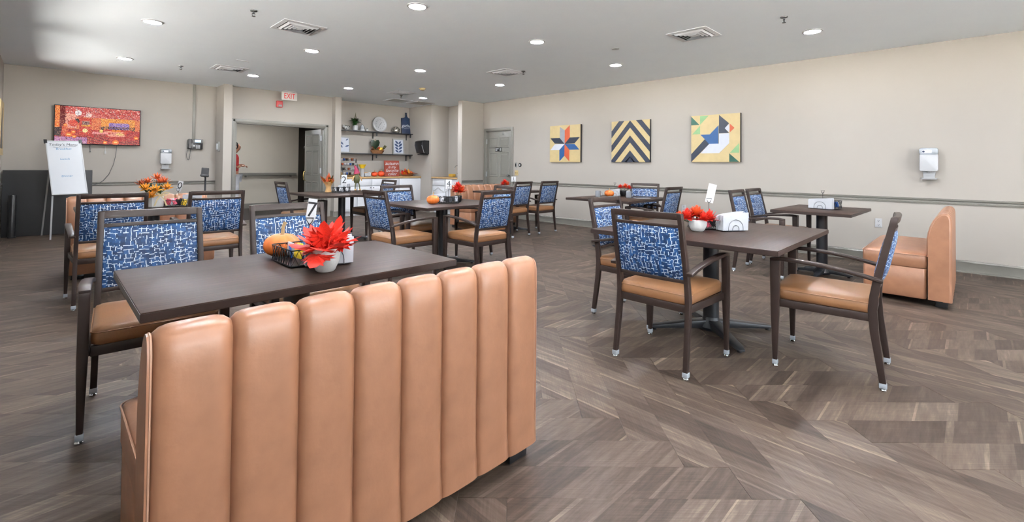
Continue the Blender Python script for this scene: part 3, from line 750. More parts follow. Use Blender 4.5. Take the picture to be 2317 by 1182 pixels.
# ================================================================== BENCHES
BW, NCH = 1.28, 8
prof = [(0, .055), (0, .20), (0, .40), (0, .60), (0, .72), (.001, .765), (.008, .795), (.024, .815), (.046, .820), (.070, .814), (.096, .790), (.122, .750), (.142, .700), (.157, .640), (.164, .590), (.167, .520), (.168, .430)]
def bench_prof_norm():
    P = [Vector((0, y, z)) for y, z in prof]; N = []
    for i in range(len(P)):
        d = (P[min(i+1, len(P)-1)]-P[max(i-1, 0)]).normalized(); N.append(Vector((0, -d.z, d.y)))
    return P, N
def make_bench(loc, rz, label):
    t = thing('bench_seat', label, 'bench', loc, rz, 'tan leather booth benches')
    P, N = bench_prof_norm(); cw = BW/NCH
    m = MB(); nt = 11; R = []
    for i in range(nt):
        u = 2*i/(nt-1)-1; x = cw/2*u; pf = .018*(1-abs(u)**5.5)-.018
        ring = []
        for k, (p, n) in enumerate(zip(P, N)):
            e = 1.0 if 0 < k < len(P)-1 else .4
            crease = .0
            ring.append((x*.997, p.y+n.y*pf*e, p.z+n.z*pf*e))
        ring += [(x*.997, .10, .43), (x*.997, .06, .055)]
        R.append(ring)
    m.loft(R); me = m.mesh('channel_pad', 'bench_leather', 1.1)
    for c in range(NCH): link('channel_pad', me, t, (-BW/2+cw*(c+.5), 0, 0))
    pl = [(p.y+(-n.y*.016), p.z-(n.z*.016)) for p, n in zip(P, N)]
    side = [(.016, .06)]+pl[1:-1]+[(.150, .43), (.152, .06)]
    for s in (-1, 1):
        x = s*(BW/2)
        sp = MB().prism(side, x-.004, x+.006 if s > 0 else x-.010, 'x').obj('side_panel', 'bench_leather', t)
        MB().tube([(x+s*.003, y, z) for y, z in pl[0:-1]]+[(x+s*.003, .152, .43), (x+s*.003, .154, .06)], .0026, 6).obj('piping', 'piping', sp)
    cu = MB()
    def rr(e, z): return [(x, y, z) for x, y in [(px, py+.388) for px, py in rrect(BW-2*e-.004, .46-2*e, .03, 3)]]
    cu.loft([rr(.006, .322), rr(.0, .330), rr(0, .430), rr(.008, .446), rr(.03, .456), rr(.10, .466), rr(.20, .470)])
    co = cu.obj('seat_cushion', 'bench_leather', t, smooth=.9)
    MB().tube([Vector(p) for p in rr(-.001, .438)], .0030, 6, closed=True).obj('piping', 'piping', co)
    MB().loft([rr(.010, .055), rr(.004, .07), rr(.004, .316), rr(.010, .324)]).obj('seat_base', 'bench_leather', t, smooth=.9)
    for x in (-BW/2+.08, BW/2-.08):
        for y in (.07, .52): MB().box(x-.05, x+.05, y-.04, y+.04, 0, .056).obj('foot', 'black_plastic', t, bev=.004)
    return t
b0 = make_bench((.815, 1.285, 0), 0, 'tan channelled leather bench nearest the camera, seen from behind')
copy_tree(b0, None, (6.10, .128, 0), 0, 'tan leather bench at far right seen from its side, beside the wall')
copy_tree(b0, None, (.80, 7.02, 0), PI, 'tan leather bench at far left behind the vase table and chairs')
copy_tree(b0, None, (6.18, 7.20, 0), PI, 'brown leather bench at table number 1, in front of the grey door')

# ================================================================== BACK WALL: TELEVISION SIDE
def paint_tv(u, v, rg):                                        # picture on the screen: a Halloween lounge in reds and oranges
    def mix(a, b, t): return tuple(x+(y-x)*t for x, y in zip(a, b))
    n = rg.random(); c = mix((196, 40, 34), (240, 92, 58), n)
    if v > .72:                                                # ceiling with string lights
        c = mix((214, 60, 60), (240, 120, 110), n)
        if rg.random() < .20 and math.sin(u*41+v*90)*math.sin(u*17-v*53) > .05: c = (255, 232, 222)
        elif rg.random() < .4: c = mix(c, (150, 20, 30), .6)
    elif v > .40:
        c = mix((222, 84, 44), (246, 150, 90), n)
        if .52 < u < .94:
            c = mix((236, 120, 30), (255, 190, 90), n)
            if v < .60 and abs(u-.74) < .13-(v-.5)**2: c = mix((110, 96, 190), (190, 150, 210), n)
            if v < .50 and rg.random() < .75: c = (44, 18, 40)
    else:
        c = mix((150, 18, 26), (226, 48, 40), n)
        if v < .17 and u < .36: c = mix((150, 84, 140), (214, 150, 196), n)
        elif v < .20 and math.sin(u*60+v*90) > .2: c = (120, 10, 22)
    if .055 < u < .115 and v > .33: c = (116, 20, 26)
    if u < .055 and v > .42: c = mix((230, 90, 30), (255, 170, 90), n)
    if .115 < u < .24 and .42 < v < .8: c = mix((236, 130, 110), (255, 190, 170), n)
    if (u-.255)**2/.0014+(v-.83)**2/.006 < 1: c = (255, 250, 250)
    if (u-.375)**2/.0012+(v-.78)**2/.004 < 1: c = (255, 214, 206)
    if .265 < u < .41 and .24 < v < .70: c = mix((190, 30, 24), (232, 64, 40), n)
    if .30 < u < .39 and .52 < v < .62: c = (70, 14, 16) if int(v*90) % 3 else (240, 200, 180)
    if .29 < u < .40 and .48 < v < .51: c = (255, 190, 60)
    if (u-.335)**2/.0009+(v-.36)**2/.003 < 1: c = (255, 236, 160)
    if (u-.245)**2/.0007+(v-.61)**2/.005 < 1: c = (34, 14, 20)
    if (u-.20)**2/.0030+(v-.55)**2/.008 < 1: c = mix((200, 30, 26), (250, 90, 60), n)
    if .08 < u < .14 and .27 < v < .45: c = (226, 90, 50)
    if u < .07 and .2 < v < .42: c = (38, 16, 26)
    if .55 < u < .90 and .28 < v < .42: c = mix((196, 30, 28), (236, 78, 54), n)
    if .56 < u < .80 and .33 < v < .37: c = (250, 150, 120)
    if .65 < u < .76 and .36 < v < .42: c = (240, 130, 40)
    if .42 < u < .61 and .28 < v < .335: c = (250, 150, 150)
    if .44 < u < .58 and .18 < v < .28: c = mix((120, 8, 20), (196, 30, 36), n)
    if (u-.525)**2/.0006+(v-.36)**2/.002 < 1: c = (255, 222, 120)
    if (u-.71)**2/.012+(v-.26)**2/.004 < 1: c = (244, 150, 130)
    if (u-.75)**2/.003+(v-.29)**2/.0012 < 1: c = (250, 200, 120)
    if .62 < u < .82 and .08 < v < .22: c = mix((168, 20, 26), (210, 46, 40), n)
    if .83 < u < .93 and .12 < v < .36: c = mix((150, 14, 28), (220, 50, 50), n)
    q_ = rg.random()
    if q_ < .16: c = mix(c, (255, 196, 150), .55)
    elif q_ < .34: c = mix(c, (70, 6, 14), .6)
    for cx, cy, r in ((.70, .06, .055), (.575, .05, .035), (.155, .235, .05), (.215, .19, .033), (.955, .20, .04), (.03, .50, .033), (.115, .49, .03), (.205, .31, .035)):
        d = (u-cx)**2+((v-cy)*.56)**2
        if d < r*r*.55:
            c = mix((226, 80, 20), (250, 130, 40), n)
            if abs(u-cx) < r*.4 and abs(v-cy) < r*.35: c = (255, 214, 120)
    return c
tv = thing('television', 'wide flat television on the back wall showing a red and orange lounge', 'television', (.632, 10.88, 1.826))
MB().box(-.565, .565, -.085, -.055, -.327, .327).obj('bezel', 'black_plastic', tv, bev=.004)
MB().box(-.40, .40, -.056, -.02, -.24, .22).obj('housing', 'black_plastic', tv, bev=.01)
MB().box(-.18, .18, -.022, -.001, -.15, .15).obj('wall_bracket', 'black_metal', tv)
NU, NV = 150, 86
rg = random.Random(5); vs = []; fs = []; cols = []
for j in range(NV+1):
    for i in range(NU+1): vs.append((-.553+1.106*i/NU, -.0862, -.312+.627*j/NV))
for j in range(NV):
    for i in range(NU):
        a = j*(NU+1)+i; fs.append((a, a+1, a+NU+2, a+NU+1)); cols.append(lin(paint_tv((i+.5)/NU, (j+.5)/NV, rg)))
me = bpy.data.meshes.new('screen'); me.from_pydata(vs, [], fs)
ca = me.color_attributes.new('picture', 'FLOAT_COLOR', 'CORNER'); flat = []
for c in cols: flat += [c[0], c[1], c[2], 1.0]*4
ca.data.foreach_set('color', flat); me.materials.append(MATS['screen'])
link('screen', me, tv)
MB().tube([(-.107, -.03, -.33), (-.107, -.025, -.43), (-.10, -.025, -.455), (-.113, -.025, -.455), (-.107, -.025, -.43)], .006, 6).obj('strap', 'black_plastic', tv)
MB().tube([(.089, -.03, -.33), (.091, -.025, -.43)], .003, 6).box(.080, .104, -.035, -.015, -.475, -.43).obj('loose_cable', 'grey_metal', tv)
MB().tube([(x-.632, -.02, z-1.826) for x, z in ((.876, 1.50), (.872, 1.42), (.867, 1.322), (.835, 1.148), (.778, .983), (.704, .872))]+[(.66-.632, -.034, .835-1.826), (.57-.632, -.034, .80-1.826)], .005, 6).obj('power_cord', 'black_plastic', tv)

# black panel, black post, whiteboard easel
o = MB().prism([(-.49, 0), (.56, 0), (.56, 1.06), (-.49, 1.06)], -.02, .02, 'y').obj('leaning_black_panel', 'black_panel', None, (0, 10.775, .0), bev=.004)
o.rotation_euler = (-.055, 0, 0); tag(o, 'large flat black panel leaning on the back wall under the television', 'panel')
t = thing('black_post', 'short round black post standing before the black panel at far left', 'post', (-.37, 10.66, 0))
MB().lathe([(0, .02), (.043, .02), (.043, .66), (.038, .668), (0, .668)], 20).obj('shaft', 'black_plastic', t)
MB().lathe([(0, 0), (.05, 0), (.05, .02), (0, .022)], 20).obj('base', 'black_plastic', t)
es = thing('whiteboard_easel', 'white board easel with handwritten menu standing in front of the black panel', 'easel', (.22, 10.0, 0))
BL, BR, TL, TR = Vector((-.158, 0, .690)), Vector((.251, 0, .703)), Vector((-.246, .26, 1.527)), Vector((.166, .26, 1.517))
nx_ = (BR-BL).normalized(); nz_ = (TL-BL).normalized(); ny_ = nz_.cross(nx_).normalized()     # towards the wall
def bl(u, v, d=0): return BL+(BR-BL)*u+(TL-BL)*v-ny_*d
def slab(u0, u1, v0, v1, d0, d1): return MB().loft([[bl(u0, v0, d), bl(u1, v0, d), bl(u1, v1, d), bl(u0, v1, d)] for d in (d0, d1)])
bd = slab(0, 1, 0, 1, -.012, 0).obj('board', 'whiteboard', es)
fm = MB()
for a in ((0, .03, 0, 1), (.97, 1, 0, 1), (0, 1, 0, .012), (0, 1, .988, 1)): 
    q = slab(*a, -.016, .006); fm.add(q.v, q.f)
fm.obj('board_frame', 'grey_metal', bd)
for u0, u1 in ((-.045, .05), (.93, 1.03)):
    slab(u0, u1, .955, 1.022, -.02, .009).obj('corner_clip', 'black_plastic', bd)
slab(.0, 1, -.012, .0, -.01, .03).obj('pen_tray', 'grey_metal', bd)
rot = Matrix((nx_, nz_, -ny_)).transposed().to_euler()
for body, v, size, m_, sh in (('Today\u2019s Menu', .925, .058, 'ink', .12), ('Breakfast', .845, .048, 'ink_blue', .1), ('Lunch', .655, .046, 'ink_blue', .1), ('Dinner', .335, .046, 'ink_blue', .1)):
    text('handwriting', body, size, m_, bd, bl(.48, v, .0012), rot, .0003, sh)
MB().tube([bl(.20, .885, .002), bl(.30, .875, .002), bl(.5, .885, .002), bl(.78, .892, .002), bl(.84, .897, .002)], .0016, 5).obj('underline', 'ink', bd)
for nm, p, q in (('leg', bl(.035, .05, -.02), Vector((-.160, .03, 0))), ('leg', bl(.97, .05, -.02), Vector((.262, .0, 0))), ('leg', bl(.03, .5, -.03), Vector((-.258, .72, 0))), ('leg', bl(.97, .5, -.03), Vector((.15, .68, 0)))):
    MB().bar([p, q], (.02, .02), (0, 1, 0)).obj(nm, 'grey_metal', es)

# dispensers, phone, tablet stand, exit sign
def sanitizer(loc, rz, label):                                 # faces -y
    t = thing('sanitizer_dispenser', label, 'dispenser', loc, rz, 'white hand sanitizer dispensers')
    MB().prism(rrect(.168, .21, .02), -.10, 0).obj('body', 'white_plastic', t, bev=.006)
    up = MB().prism([(x, z+.135) for x, z in rrect(.172, .085, .025)], -.105, 0).obj('bottle_window', 'clear_plastic', t, bev=.008)
    MB().box(-.055, .03, -.1065, -.105, .115, .150).obj('label_strip', 'packet_white', up)
    MB().lathe([(0, 0), (.012, 0), (.012, .002), (0, .002)], 14).xform(Matrix.Translation((-.045, -.1066, .133)) @ Matrix.Rotation(PI/2, 4, 'X')).obj('round_mark', 'navy', up)
    MB().prism([(-.05, -.19), (.05, -.19), (.06, -.105), (-.06, -.105)], -.03, 0).obj('back_plate', 'white_plastic', t, bev=.003)
    MB().lathe([(.008, -.13), (.016, -.12), (.018, -.104), (0, -.104)], 12, (0, -.055, 0)).obj('nozzle', 'white_plastic', t)
    MB().loft([[(x*k, -.045+y*k, z) for x, y in rrect(.15, .09, .02)] for k, z in ((.94, -.205), (1, -.19), (1.0, -.186), (.92, -.192))]).obj('drip_tray', 'grey_metal', t)
    return t
s = sanitizer((1.585, 10.88, 1.285), 0, 'white sanitizer dispenser on the back wall between television and phone')
copy_tree(s, None, (7.6, .375, 1.285), -PI/2, 'white sanitizer dispenser high on the right wall above the far bench')
ph = thing('wall_phone', 'black desk phone mounted on the back wall with coiled cord', 'phone', (2.05, 10.88, 1.57))
MB().prism([(-.125, -.10), (.125, -.10), (.125, .05), (-.125, .09)], -.06, -.02).obj('base', 'black_plastic', ph, bev=.006)
MB().prism(rrect(.24, .12, .008), -.025, 0).obj('bracket', 'black_metal', ph)
MB().bar([(-.09, -.085, -.085), (-.09, -.075, 0), (-.09, -.085, .10)], [(.058, .035), (.040, .022), (.058, .035)], (0, -1, 0)).obj('handset', 'black_plastic', ph, bev=.008)
sc_ = MB().prism([(x+.04, z+.062) for x, z in rrect(.165, .075, .006)], -.085, -.055).obj('display', 'black_plastic', ph)
MB().box(-.012, .085, -.087, -.0845, .038, .085).obj('screen', 'phone_screen', sc_)
for i in range(3):
    for j in range(4): MB().box(.012+i*.024, .030+i*.024, -.064, -.06, -.028-j*.018, -.016-j*.018).obj('key', 'white_plastic', ph)
MB().box(-.035, -.008, -.064, -.06, -.045, -.018).obj('key', 'white_plastic', ph)
crd = [(-.115, -.05, -.10)]+[(-.135+.055*(1-math.cos(a))*.5*1.0, -.045, -.20-.11*math.sin(a)) for a in [PI*k/10 for k in range(11)]]+[(-.07, -.04, -.10)]
MB().tube(crd, .0055, 6).obj('cord', 'black_plastic', ph)
tag(MB().box(2.005, 2.05, 10.86, 10.88, 1.66, H).obj('cable_raceway', 'trim', None, bev=.002), 'thin vertical grey cable raceway running up the wall above the phone', 'cable cover')
t = thing('thermostat', 'small white wall sensor on the side of the left column', 'thermostat', (2.41, 10.60, 1.53), -PI/2)
MB().prism(rrect(.09, .20, .02), 0, .03).xform(Matrix.Rotation(PI, 4, 'Z')).obj('back_plate', 'frame_grey', t, bev=.003)
MB().prism(rrect(.05, .13, .015), .03, .055).xform(Matrix.Rotation(PI, 4, 'Z')).obj('cover', 'white_plastic', t, bev=.005)
t = thing('tablet_stand', 'black tablet on a slim floor stand beside the left column', 'tablet', (2.06, 10.0, 0))
MB().lathe([(0, 0), (.15, 0), (.15, .008), (.02, .018), (0, .018)], 24).obj('base', 'black_metal', t)
MB().tube([(0, 0, .015), (0, 0, .80), (0, -.005, .92), (-.012, -.02, .98)], [.014, .014, .014, .012], 10).obj('pole', 'black_metal', t)
q = MB().prism(rrect(.115, .17, .008), -.012, .012); q.xform(Matrix.Translation((-.012, -.03, 1.03)) @ Matrix.Rotation(.12, 4, 'Y') @ Matrix.Rotation(-.35, 4, 'X')); q.obj('tablet', 'black_plastic', t)
q = MB().box(-.068, .062, -.02, .02, -.08, -.045); q.xform(Matrix.Translation((-.012, -.03, 1.03)) @ Matrix.Rotation(.12, 4, 'Y') @ Matrix.Rotation(-.35, 4, 'X')); q.obj('clamp', 'black_plastic', t, bev=.004)
t = thing('exit_sign', 'lit exit sign with red letters hanging over the double doorway', 'exit sign', (3.61, 10.30, 2.637))
MB().box(-.155, .155, -.022, .022, -.086, .086).obj('housing', 'exit_face', t, bev=.004)
MB().box(-.13, .13, -.035, .035, .095, .113).box(-.06, .06, -.012, .012, .084, .096).obj('canopy', 'white_plastic', t)
text('lettering', 'EXIT', .165, 'exit_red', t, (.0, -.0235, -.002), (PI/2, 0, 0), .001, 0, sx=.68)
t = thing('fire_alarm_strobe', 'red fire alarm strobe on the wall below the exit sign', 'alarm', (3.475, 10.50, 2.475))
MB().prism(rrect(.125, .14, .015), -.05, 0).obj('body', 'red_plastic', t, bev=.006)
MB().prism([(-.035, -.055), (.045, -.055), (.038, -.01), (-.025, -.01)], -.066, -.049).obj('strobe_lens', 'clear_plastic', t, bev=.004)
MB().box(-.04, .045, -.054, -.049, .015, .045).obj('horn_grille', 'red_plastic', t)
# left-wall canvas
t = thing('wall_canvas', 'cream canvas at the far left edge on the left wall', 'painting', (XL, 10.15, 1.69), PI/2)
MB().prism([(-.40, -.40), (.40, -.40), (.40, .40), (-.40, .40)], -.03, 0).obj('canvas', 'q_cream', t)
MB().prism([(-.2, -.3), (.2, -.3), (.0, .3)], -.032, -.0295).obj('patch', 'q_navy', t)

# person in the corridor, mostly behind the left jamb
pr = thing('person', 'person in a red top and pale trousers behind the left door jamb', 'person', (3.025, 12.02, 0), PI/2)
J = {'pelvis': (0, 0, .92), 'waist': (0, 0, 1.06), 'chest': (0, .01, 1.28), 'neck': (0, .015, 1.43), 'head0': (0, -.03, 1.50), 'head1': (0, -.045, 1.60),
     'hipR': (.085, 0, .88), 'kneeR': (.10, -.01, .48), 'ankR': (.10, .02, .09), 'toeR': (.11, -.13, .03),
     'hipL': (-.085, 0, .88), 'kneeL': (-.10, -.02, .48), 'ankL': (-.10, .02, .09), 'toeL': (-.12, -.13, .03),
     'shR': (.15, .01, 1.37), 'elR': (.20, .05, 1.10), 'wrR': (.10, -.11, 1.17), 'shL': (-.15, .01, 1.37), 'elL': (-.20, .05, 1.10), 'wrL': (-.08, -.12, 1.14)}
def skin(name, chain, rad, m_, parent):
    ks = list(dict.fromkeys([k for e in chain for k in e])); ix = {k: i for i, k in enumerate(ks)}
    me = bpy.data.meshes.new(name); me.from_pydata([J[k] for k in ks], [(ix[a], ix[b]) for a, b in chain], [])
    o = link(name, me, parent); md = o.modifiers.new('skin', 'SKIN'); md.use_smooth_shade = True
    for k in ks:
        d = me.skin_vertices[0].data[ix[k]]; d.radius = rad[k] if isinstance(rad[k], tuple) else (rad[k], rad[k])
    me.skin_vertices[0].data[0].use_root = True
    s2 = o.modifiers.new('sub', 'SUBSURF'); s2.levels = 2; s2.render_levels = 2
    dg = bpy.context.evaluated_depsgraph_get(); m2 = bpy.data.meshes.new_from_object(o.evaluated_get(dg)); o.modifiers.clear(); o.data = m2
    m2.materials.clear(); m2.materials.append(MATS[m_]); return o
RAD = {'pelvis': (.14, .10), 'waist': (.13, .09), 'chest': (.155, .10), 'neck': .05, 'head0': (.062, .075), 'head1': (.07, .085), 'hipR': .085, 'kneeR': .055, 'ankR': .04, 'toeR': .035, 'hipL': .085, 'kneeL': .055, 'ankL': .04, 'toeL': .035,
       'shR': .06, 'elR': .042, 'wrR': .028, 'shL': .06, 'elL': .042, 'wrL': .028}
skin('body', [('pelvis', 'waist'), ('waist', 'chest'), ('chest', 'neck'), ('neck', 'head0'), ('head0', 'head1'), ('pelvis', 'hipR'), ('hipR', 'kneeR'), ('kneeR', 'ankR'), ('ankR', 'toeR'), ('pelvis', 'hipL'), ('hipL', 'kneeL'), ('kneeL', 'ankL'), ('ankL', 'toeL'),
              ('chest', 'shR'), ('shR', 'elR'), ('elR', 'wrR'), ('chest', 'shL'), ('shL', 'elL'), ('elL', 'wrL')], RAD, 'skin', pr)
J.update({'cR': (.18, -.02, 1.105), 'cL': (-.17, -.02, 1.105), 'hem': (0, 0, .93)}); R2 = dict(RAD); R2.update({k: (tuple(v_*1.14 for v_ in RAD[k]) if isinstance(RAD[k], tuple) else RAD[k]*1.22) for k in RAD}); R2.update({'hem': (.155, .115), 'cR': .045, 'cL': .045, 'neck': .06})
J['neck'] = (0, .012, 1.40)
skin('top', [('hem', 'waist'), ('waist', 'chest'), ('chest', 'neck'), ('chest', 'shR'), ('shR', 'elR'), ('elR', 'cR'), ('chest', 'shL'), ('shL', 'elL'), ('elL', 'cL')], R2, 'shirt', pr)
J.update({'a2R': (.10, .02, .11), 'a2L': (-.10, .02, .11), 'pelvis': (0, 0, .94)}); R2.update({'a2R': .062, 'a2L': .062, 'kneeR': .078, 'kneeL': .078, 'pelvis': (.150, .110)})
skin('trousers', [('pelvis', 'hipR'), ('hipR', 'kneeR'), ('kneeR', 'a2R'), ('pelvis', 'hipL'), ('hipL', 'kneeL'), ('kneeL', 'a2L')], R2, 'trousers', pr)
MB().sphere((0, .015, 1.585), .098, 16, 10, (.92, 1.06, 1.12)).xform(Matrix.Translation((0, -.008, .018))).obj('hair', 'hair', pr)
fc_ = MB().sphere((0, -.075, 1.575), .07, 16, 10, (.92, .75, 1.25)).obj('face', 'skin', pr)
for s_ in (-1, 1):
    MB().sphere((s_*.027, -.122, 1.59), .010, 8, 6).obj('eye', 'hair', fc_)
    MB().sphere((s_*.088, -.02, 1.575), .022, 10, 7, (.4, .8, 1.2)).obj('ear', 'skin', fc_)
MB().loft([[(-.008, -.124, 1.60), (.008, -.124, 1.60), (0, -.118, 1.60)], [(-.014, -.128, 1.56), (.014, -.128, 1.56), (0, -.148, 1.562)], [(-.012, -.122, 1.552), (.012, -.122, 1.552), (0, -.13, 1.55)]]).obj('nose', 'skin', fc_)
MB().sphere((0, -.121, 1.53), .02, 10, 6, (1, .3, .28)).obj('mouth', 'shirt', fc_)
for s_ in (-1, 1):
    wx, wy, wz = (.10, -.11, 1.17) if s_ > 0 else (-.08, -.12, 1.14)
    hd = MB().sphere((wx-s_*.012, wy-.05, wz), .042, 12, 8, (.75, 1.1, .45)).obj('hand', 'skin', pr)
    for k in range(4):
        bx = wx-s_*.012+(k-1.5)*.017
        MB().tube([(bx, wy-.085, wz), (bx, wy-.115, wz+.004), (bx, wy-.135, wz-.012-.003*k), (bx, wy-.138, wz-.032)], [.0085, .008, .0075, .006], 7).obj('finger', 'skin', hd)
    MB().tube([(wx-s_*.04, wy-.04, wz+.004), (wx-s_*.062, wy-.07, wz+.008), (wx-s_*.062, wy-.095, wz+.004)], [.010, .009, .007], 7).obj('thumb', 'skin', hd)

# ================================================================== PLANT, FOOD AND TABLE-SETTING BUILDERS
def frame_at(loc, rx=0, ry=0, rz=0): return Matrix.Translation(loc) @ Matrix.Rotation(rz, 4, 'Z') @ Matrix.Rotation(ry, 4, 'Y') @ Matrix.Rotation(rx, 4, 'X')
def maple_mesh(s=1.0, curl=.25):                               # lobed leaf along +y from its stalk
    half = [(.0, .0), (.10, .06), (.34, .02), (.26, .14), (.44, .20), (.30, .27), (.52, .42), (.34, .42), (.40, .56), (.24, .50), (.22, .64), (.30, .78), (.16, .74), (.12, .86), (.0, 1.0)]
    ring = half+[(-x, y) for x, y in half[-2:0:-1]]
    m = MB(); c = (0, .42)
    def P(x, y): return (x*s, y*s, s*(-curl*(y-.3)**2*.8-abs(x)*curl*.9+.05*math.sin(9*x)))
    n = len(ring); vs = [P(*c)]+[P(*p) for p in ring]
    vs += [(v[0], v[1], v[2]-.0012) for v in vs]
    N = n+1; fs = []
    for i in range(n):
        a, b = 1+i, 1+(i+1) % n; fs += [(0, a, b), (N, N+b, N+a), (a, N+a, N+b, b)]
    return m.add(vs, fs)
def petal_mesh(L, W, cup=.3, tip=.5):
    m = MB(); R = []
    for k in range(5):
        t = k/4; w_ = W*math.sin(PI*min(.97, .12+t*.86))**.7*(1-(1-tip)*t*t)
        y = L*t; z = cup*L*t*t
        R.append([(-w_/2, y, z+.12*w_), (0, y, z), (w_/2, y, z+.12*w_), (0, y, z-.0015)])
    return m.loft(R)
def scatter_leaves(parent, meshes, spots, name='leaf'):
    for (loc, rx, rz, sc_, k) in spots:
        o = link(name, meshes[k % len(meshes)], parent); o.matrix_local = frame_at(loc, rx, 0, rz) @ Matrix.Scale(sc_, 4)
def pumpkin(name, r, h, label, loc, m='pumpkin', stem_h=.03, ribs=10, group=None, rz=0):
    t = thing(name, label, 'pumpkin', loc, rz, group)
    prof = [(0.0, .004)]+[(r*math.sin(a)**.8, h/2-h/2*math.cos(a)) for a in [PI*k/12 for k in range(1, 12)]]+[(.0, h*.93)]
    MB().lathe(prof, 60, mod=lambda t_, z: .93+.07*abs(math.cos(t_*ribs/2))**.6).obj('body', m, t, smooth=1.2)
    MB().tube([(0, 0, h*.90), (.002, 0, h*.98), (.006, .003, h+stem_h*.6), (.016, .006, h+stem_h)], [r*.16, r*.11, r*.09, r*.11], 7).obj('stalk', 'stem', t)
    return t
def red_maple_pot(loc, label, r=.058, h=.088, n=16, ls=.115, m='leaf_red', rz=0, group=None, seed=1):
    t = thing('leaf_pot', label, 'flower pot', loc, rz, group); rg = random.Random(seed)
    MB().lathe([(0, 0), (r*.55, 0), (r*.66, .006), (r*.92, h*.45), (r, h*.85), (r*.99, h), (r*.9, h), (r*.88, h*.82), (0, h*.8)], 28).obj('pot', 'pot_white', t)
    me = maple_mesh(1.0).mesh('leaf', m, 1.0)
    sp = []
    for i in range(n):
        a = 2*PI*i/n*1.0+rg.uniform(-.25, .25); lv = i % 3
        tilt = (.35, .80, 1.25)[lv]+rg.uniform(-.15, .15)
        if i in (5, 13): tilt = -.25
        sp.append(((math.cos(a)*r*.35, math.sin(a)*r*.35, h*.9+.006*lv), tilt, a-PI/2, ls*rg.uniform(.85, 1.2), 0))
    scatter_leaves(t, [me], sp)
    MB().tube([(0, 0, h*.7), (.004, 0, h+.03)], .006, 6).obj('stem', 'leaf_red', t)
    return t
def flower_pot(loc, label, heads, r=.055, h=.078, pot='pot_white', m=('leaf_red', 'leaf_orange'), rz=0, group=None, seed=2, np_=26, L=.05):
    t = thing('flower_pot', label, 'flower pot', loc, rz, group); rg = random.Random(seed)
    MB().lathe([(0, 0), (r*.55, 0), (r*.70, .008), (r*.95, h*.5), (r, h*.9), (r*.98, h), (r*.88, h), (r*.86, h*.82), (0, h*.8)], 26).obj('pot', pot, t)
    for hi, (hx, hy, hz, hr) in enumerate(heads):
        b = MB()
        for i in range(np_):
            a = i*2.39996; e = -.35+1.75*i/np_
            q = petal_mesh(L*hr*rg.uniform(.8, 1.15), L*.62*hr, .18, .35); q.xform(frame_at((0, 0, 0), e, 0, a)); b.add(q.v, q.f)
        ho = b.obj('flower', m[hi % len(m)], t, (hx, hy, hz), smooth=1.0)
        MB().tube([(hx*.3-hx, hy*.3-hy, h*.7-hz), (0, 0, 0)], .004, 6).obj('stem', 'leaf_olive', ho)
    return t
def napkin_holder(loc, rz, label, n=5, w_=.17, hh=.10, dd=.05, arch=True, fan=.004):
    t = thing('napkin_holder', label, 'napkin holder', loc, rz, 'wire napkin holders'); rg = random.Random(sum(map(ord, label)))
    m = MB().box(-w_*.42, w_*.42, -dd/2, dd/2, .003, .007).obj('base', 'black_metal', t)
    for s in (-1, 1):
        y = s*(dd/2+.004)
        for k, (aw, ah) in enumerate(((.060, .085), (.026, .045))):
            P = [(-aw, y, .004)]+[(-aw*math.cos(a), y, ah-aw+aw*math.sin(a)) for a in [PI*j/10 for j in range(11)]]+[(aw, y, .004)]
            MB().tube(P, .0020, 6).obj('arch_wire', 'arch_metal', t)
    for i in range(n):
        y0 = -dd/2+dd*i/n; q = MB(); R = []
        for k in range(7):
            u = k/6; x = -w_/2+w_*u; wob = fan*math.sin(u*5+i)
            R.append([(x, y0+wob+.0008, .008), (x, y0+dd/n+wob-.0008, .008), (x+.004*i*0, y0+dd/n+wob*2-.0008, hh-.012+.022*u+.007*math.sin(3*u+i*1.7)), (x, y0+wob*2+.0008, hh-.012+.022*u+.007*math.sin(3*u+i*1.7))])
        q.loft(R); q.obj('napkin', 'napkin', t, smooth=.5)
    return t
def card_stand(loc, rz, label, number=None, card=True, hh=.15, cw=.055, chh=.10, oval=False, lean=0.0, wire='wire'):
    t = thing('number_stand', label, 'table number', loc, rz, 'wire table number stands')
    MB().lathe([(0, 0), (.028, 0), (.028, .004), (.004, .008), (0, .008)], 18).obj('base', wire, t)
    MB().tube([(0, 0, .006), (0, 0, hh)], .0024, 6).obj('stem', wire, t)
    MB().tube([(0, .003, hh), (-.013, .003, hh+.018), (-.02, .003, hh+.035), (.02, .003, hh+.035), (.013, .003, hh+.018), (0, .003, hh)], .002, 6).tube([(0, -.003, hh), (-.013, -.003, hh+.018), (-.02, -.003, hh+.035), (.02, -.003, hh+.035), (.013, -.003, hh+.018), (0, -.003, hh)], .002, 6).obj('clip', wire, t)
    if card:
        if oval: poly = [(-cw*.22, 0), (cw*.22, 0), (cw*.5, .026), (cw*.5, chh*.55), (cw*.46, chh), (-cw*.46, chh), (-cw*.5, chh*.55), (-cw*.5, .026)]
        else: poly = [(-cw/2, 0), (cw/2, 0), (cw/2, chh), (-cw/2, chh)]
        c = MB().prism(poly, -.0006, .0006).obj('number_card', 'card', t, (0, 0, hh+.006)); c.rotation_euler = (0, lean, 0)
        if number: text('number', number, chh*.86, 'ink', c, (0, -.0009, chh*.54), (PI/2, 0, 0), .0002)
    return t
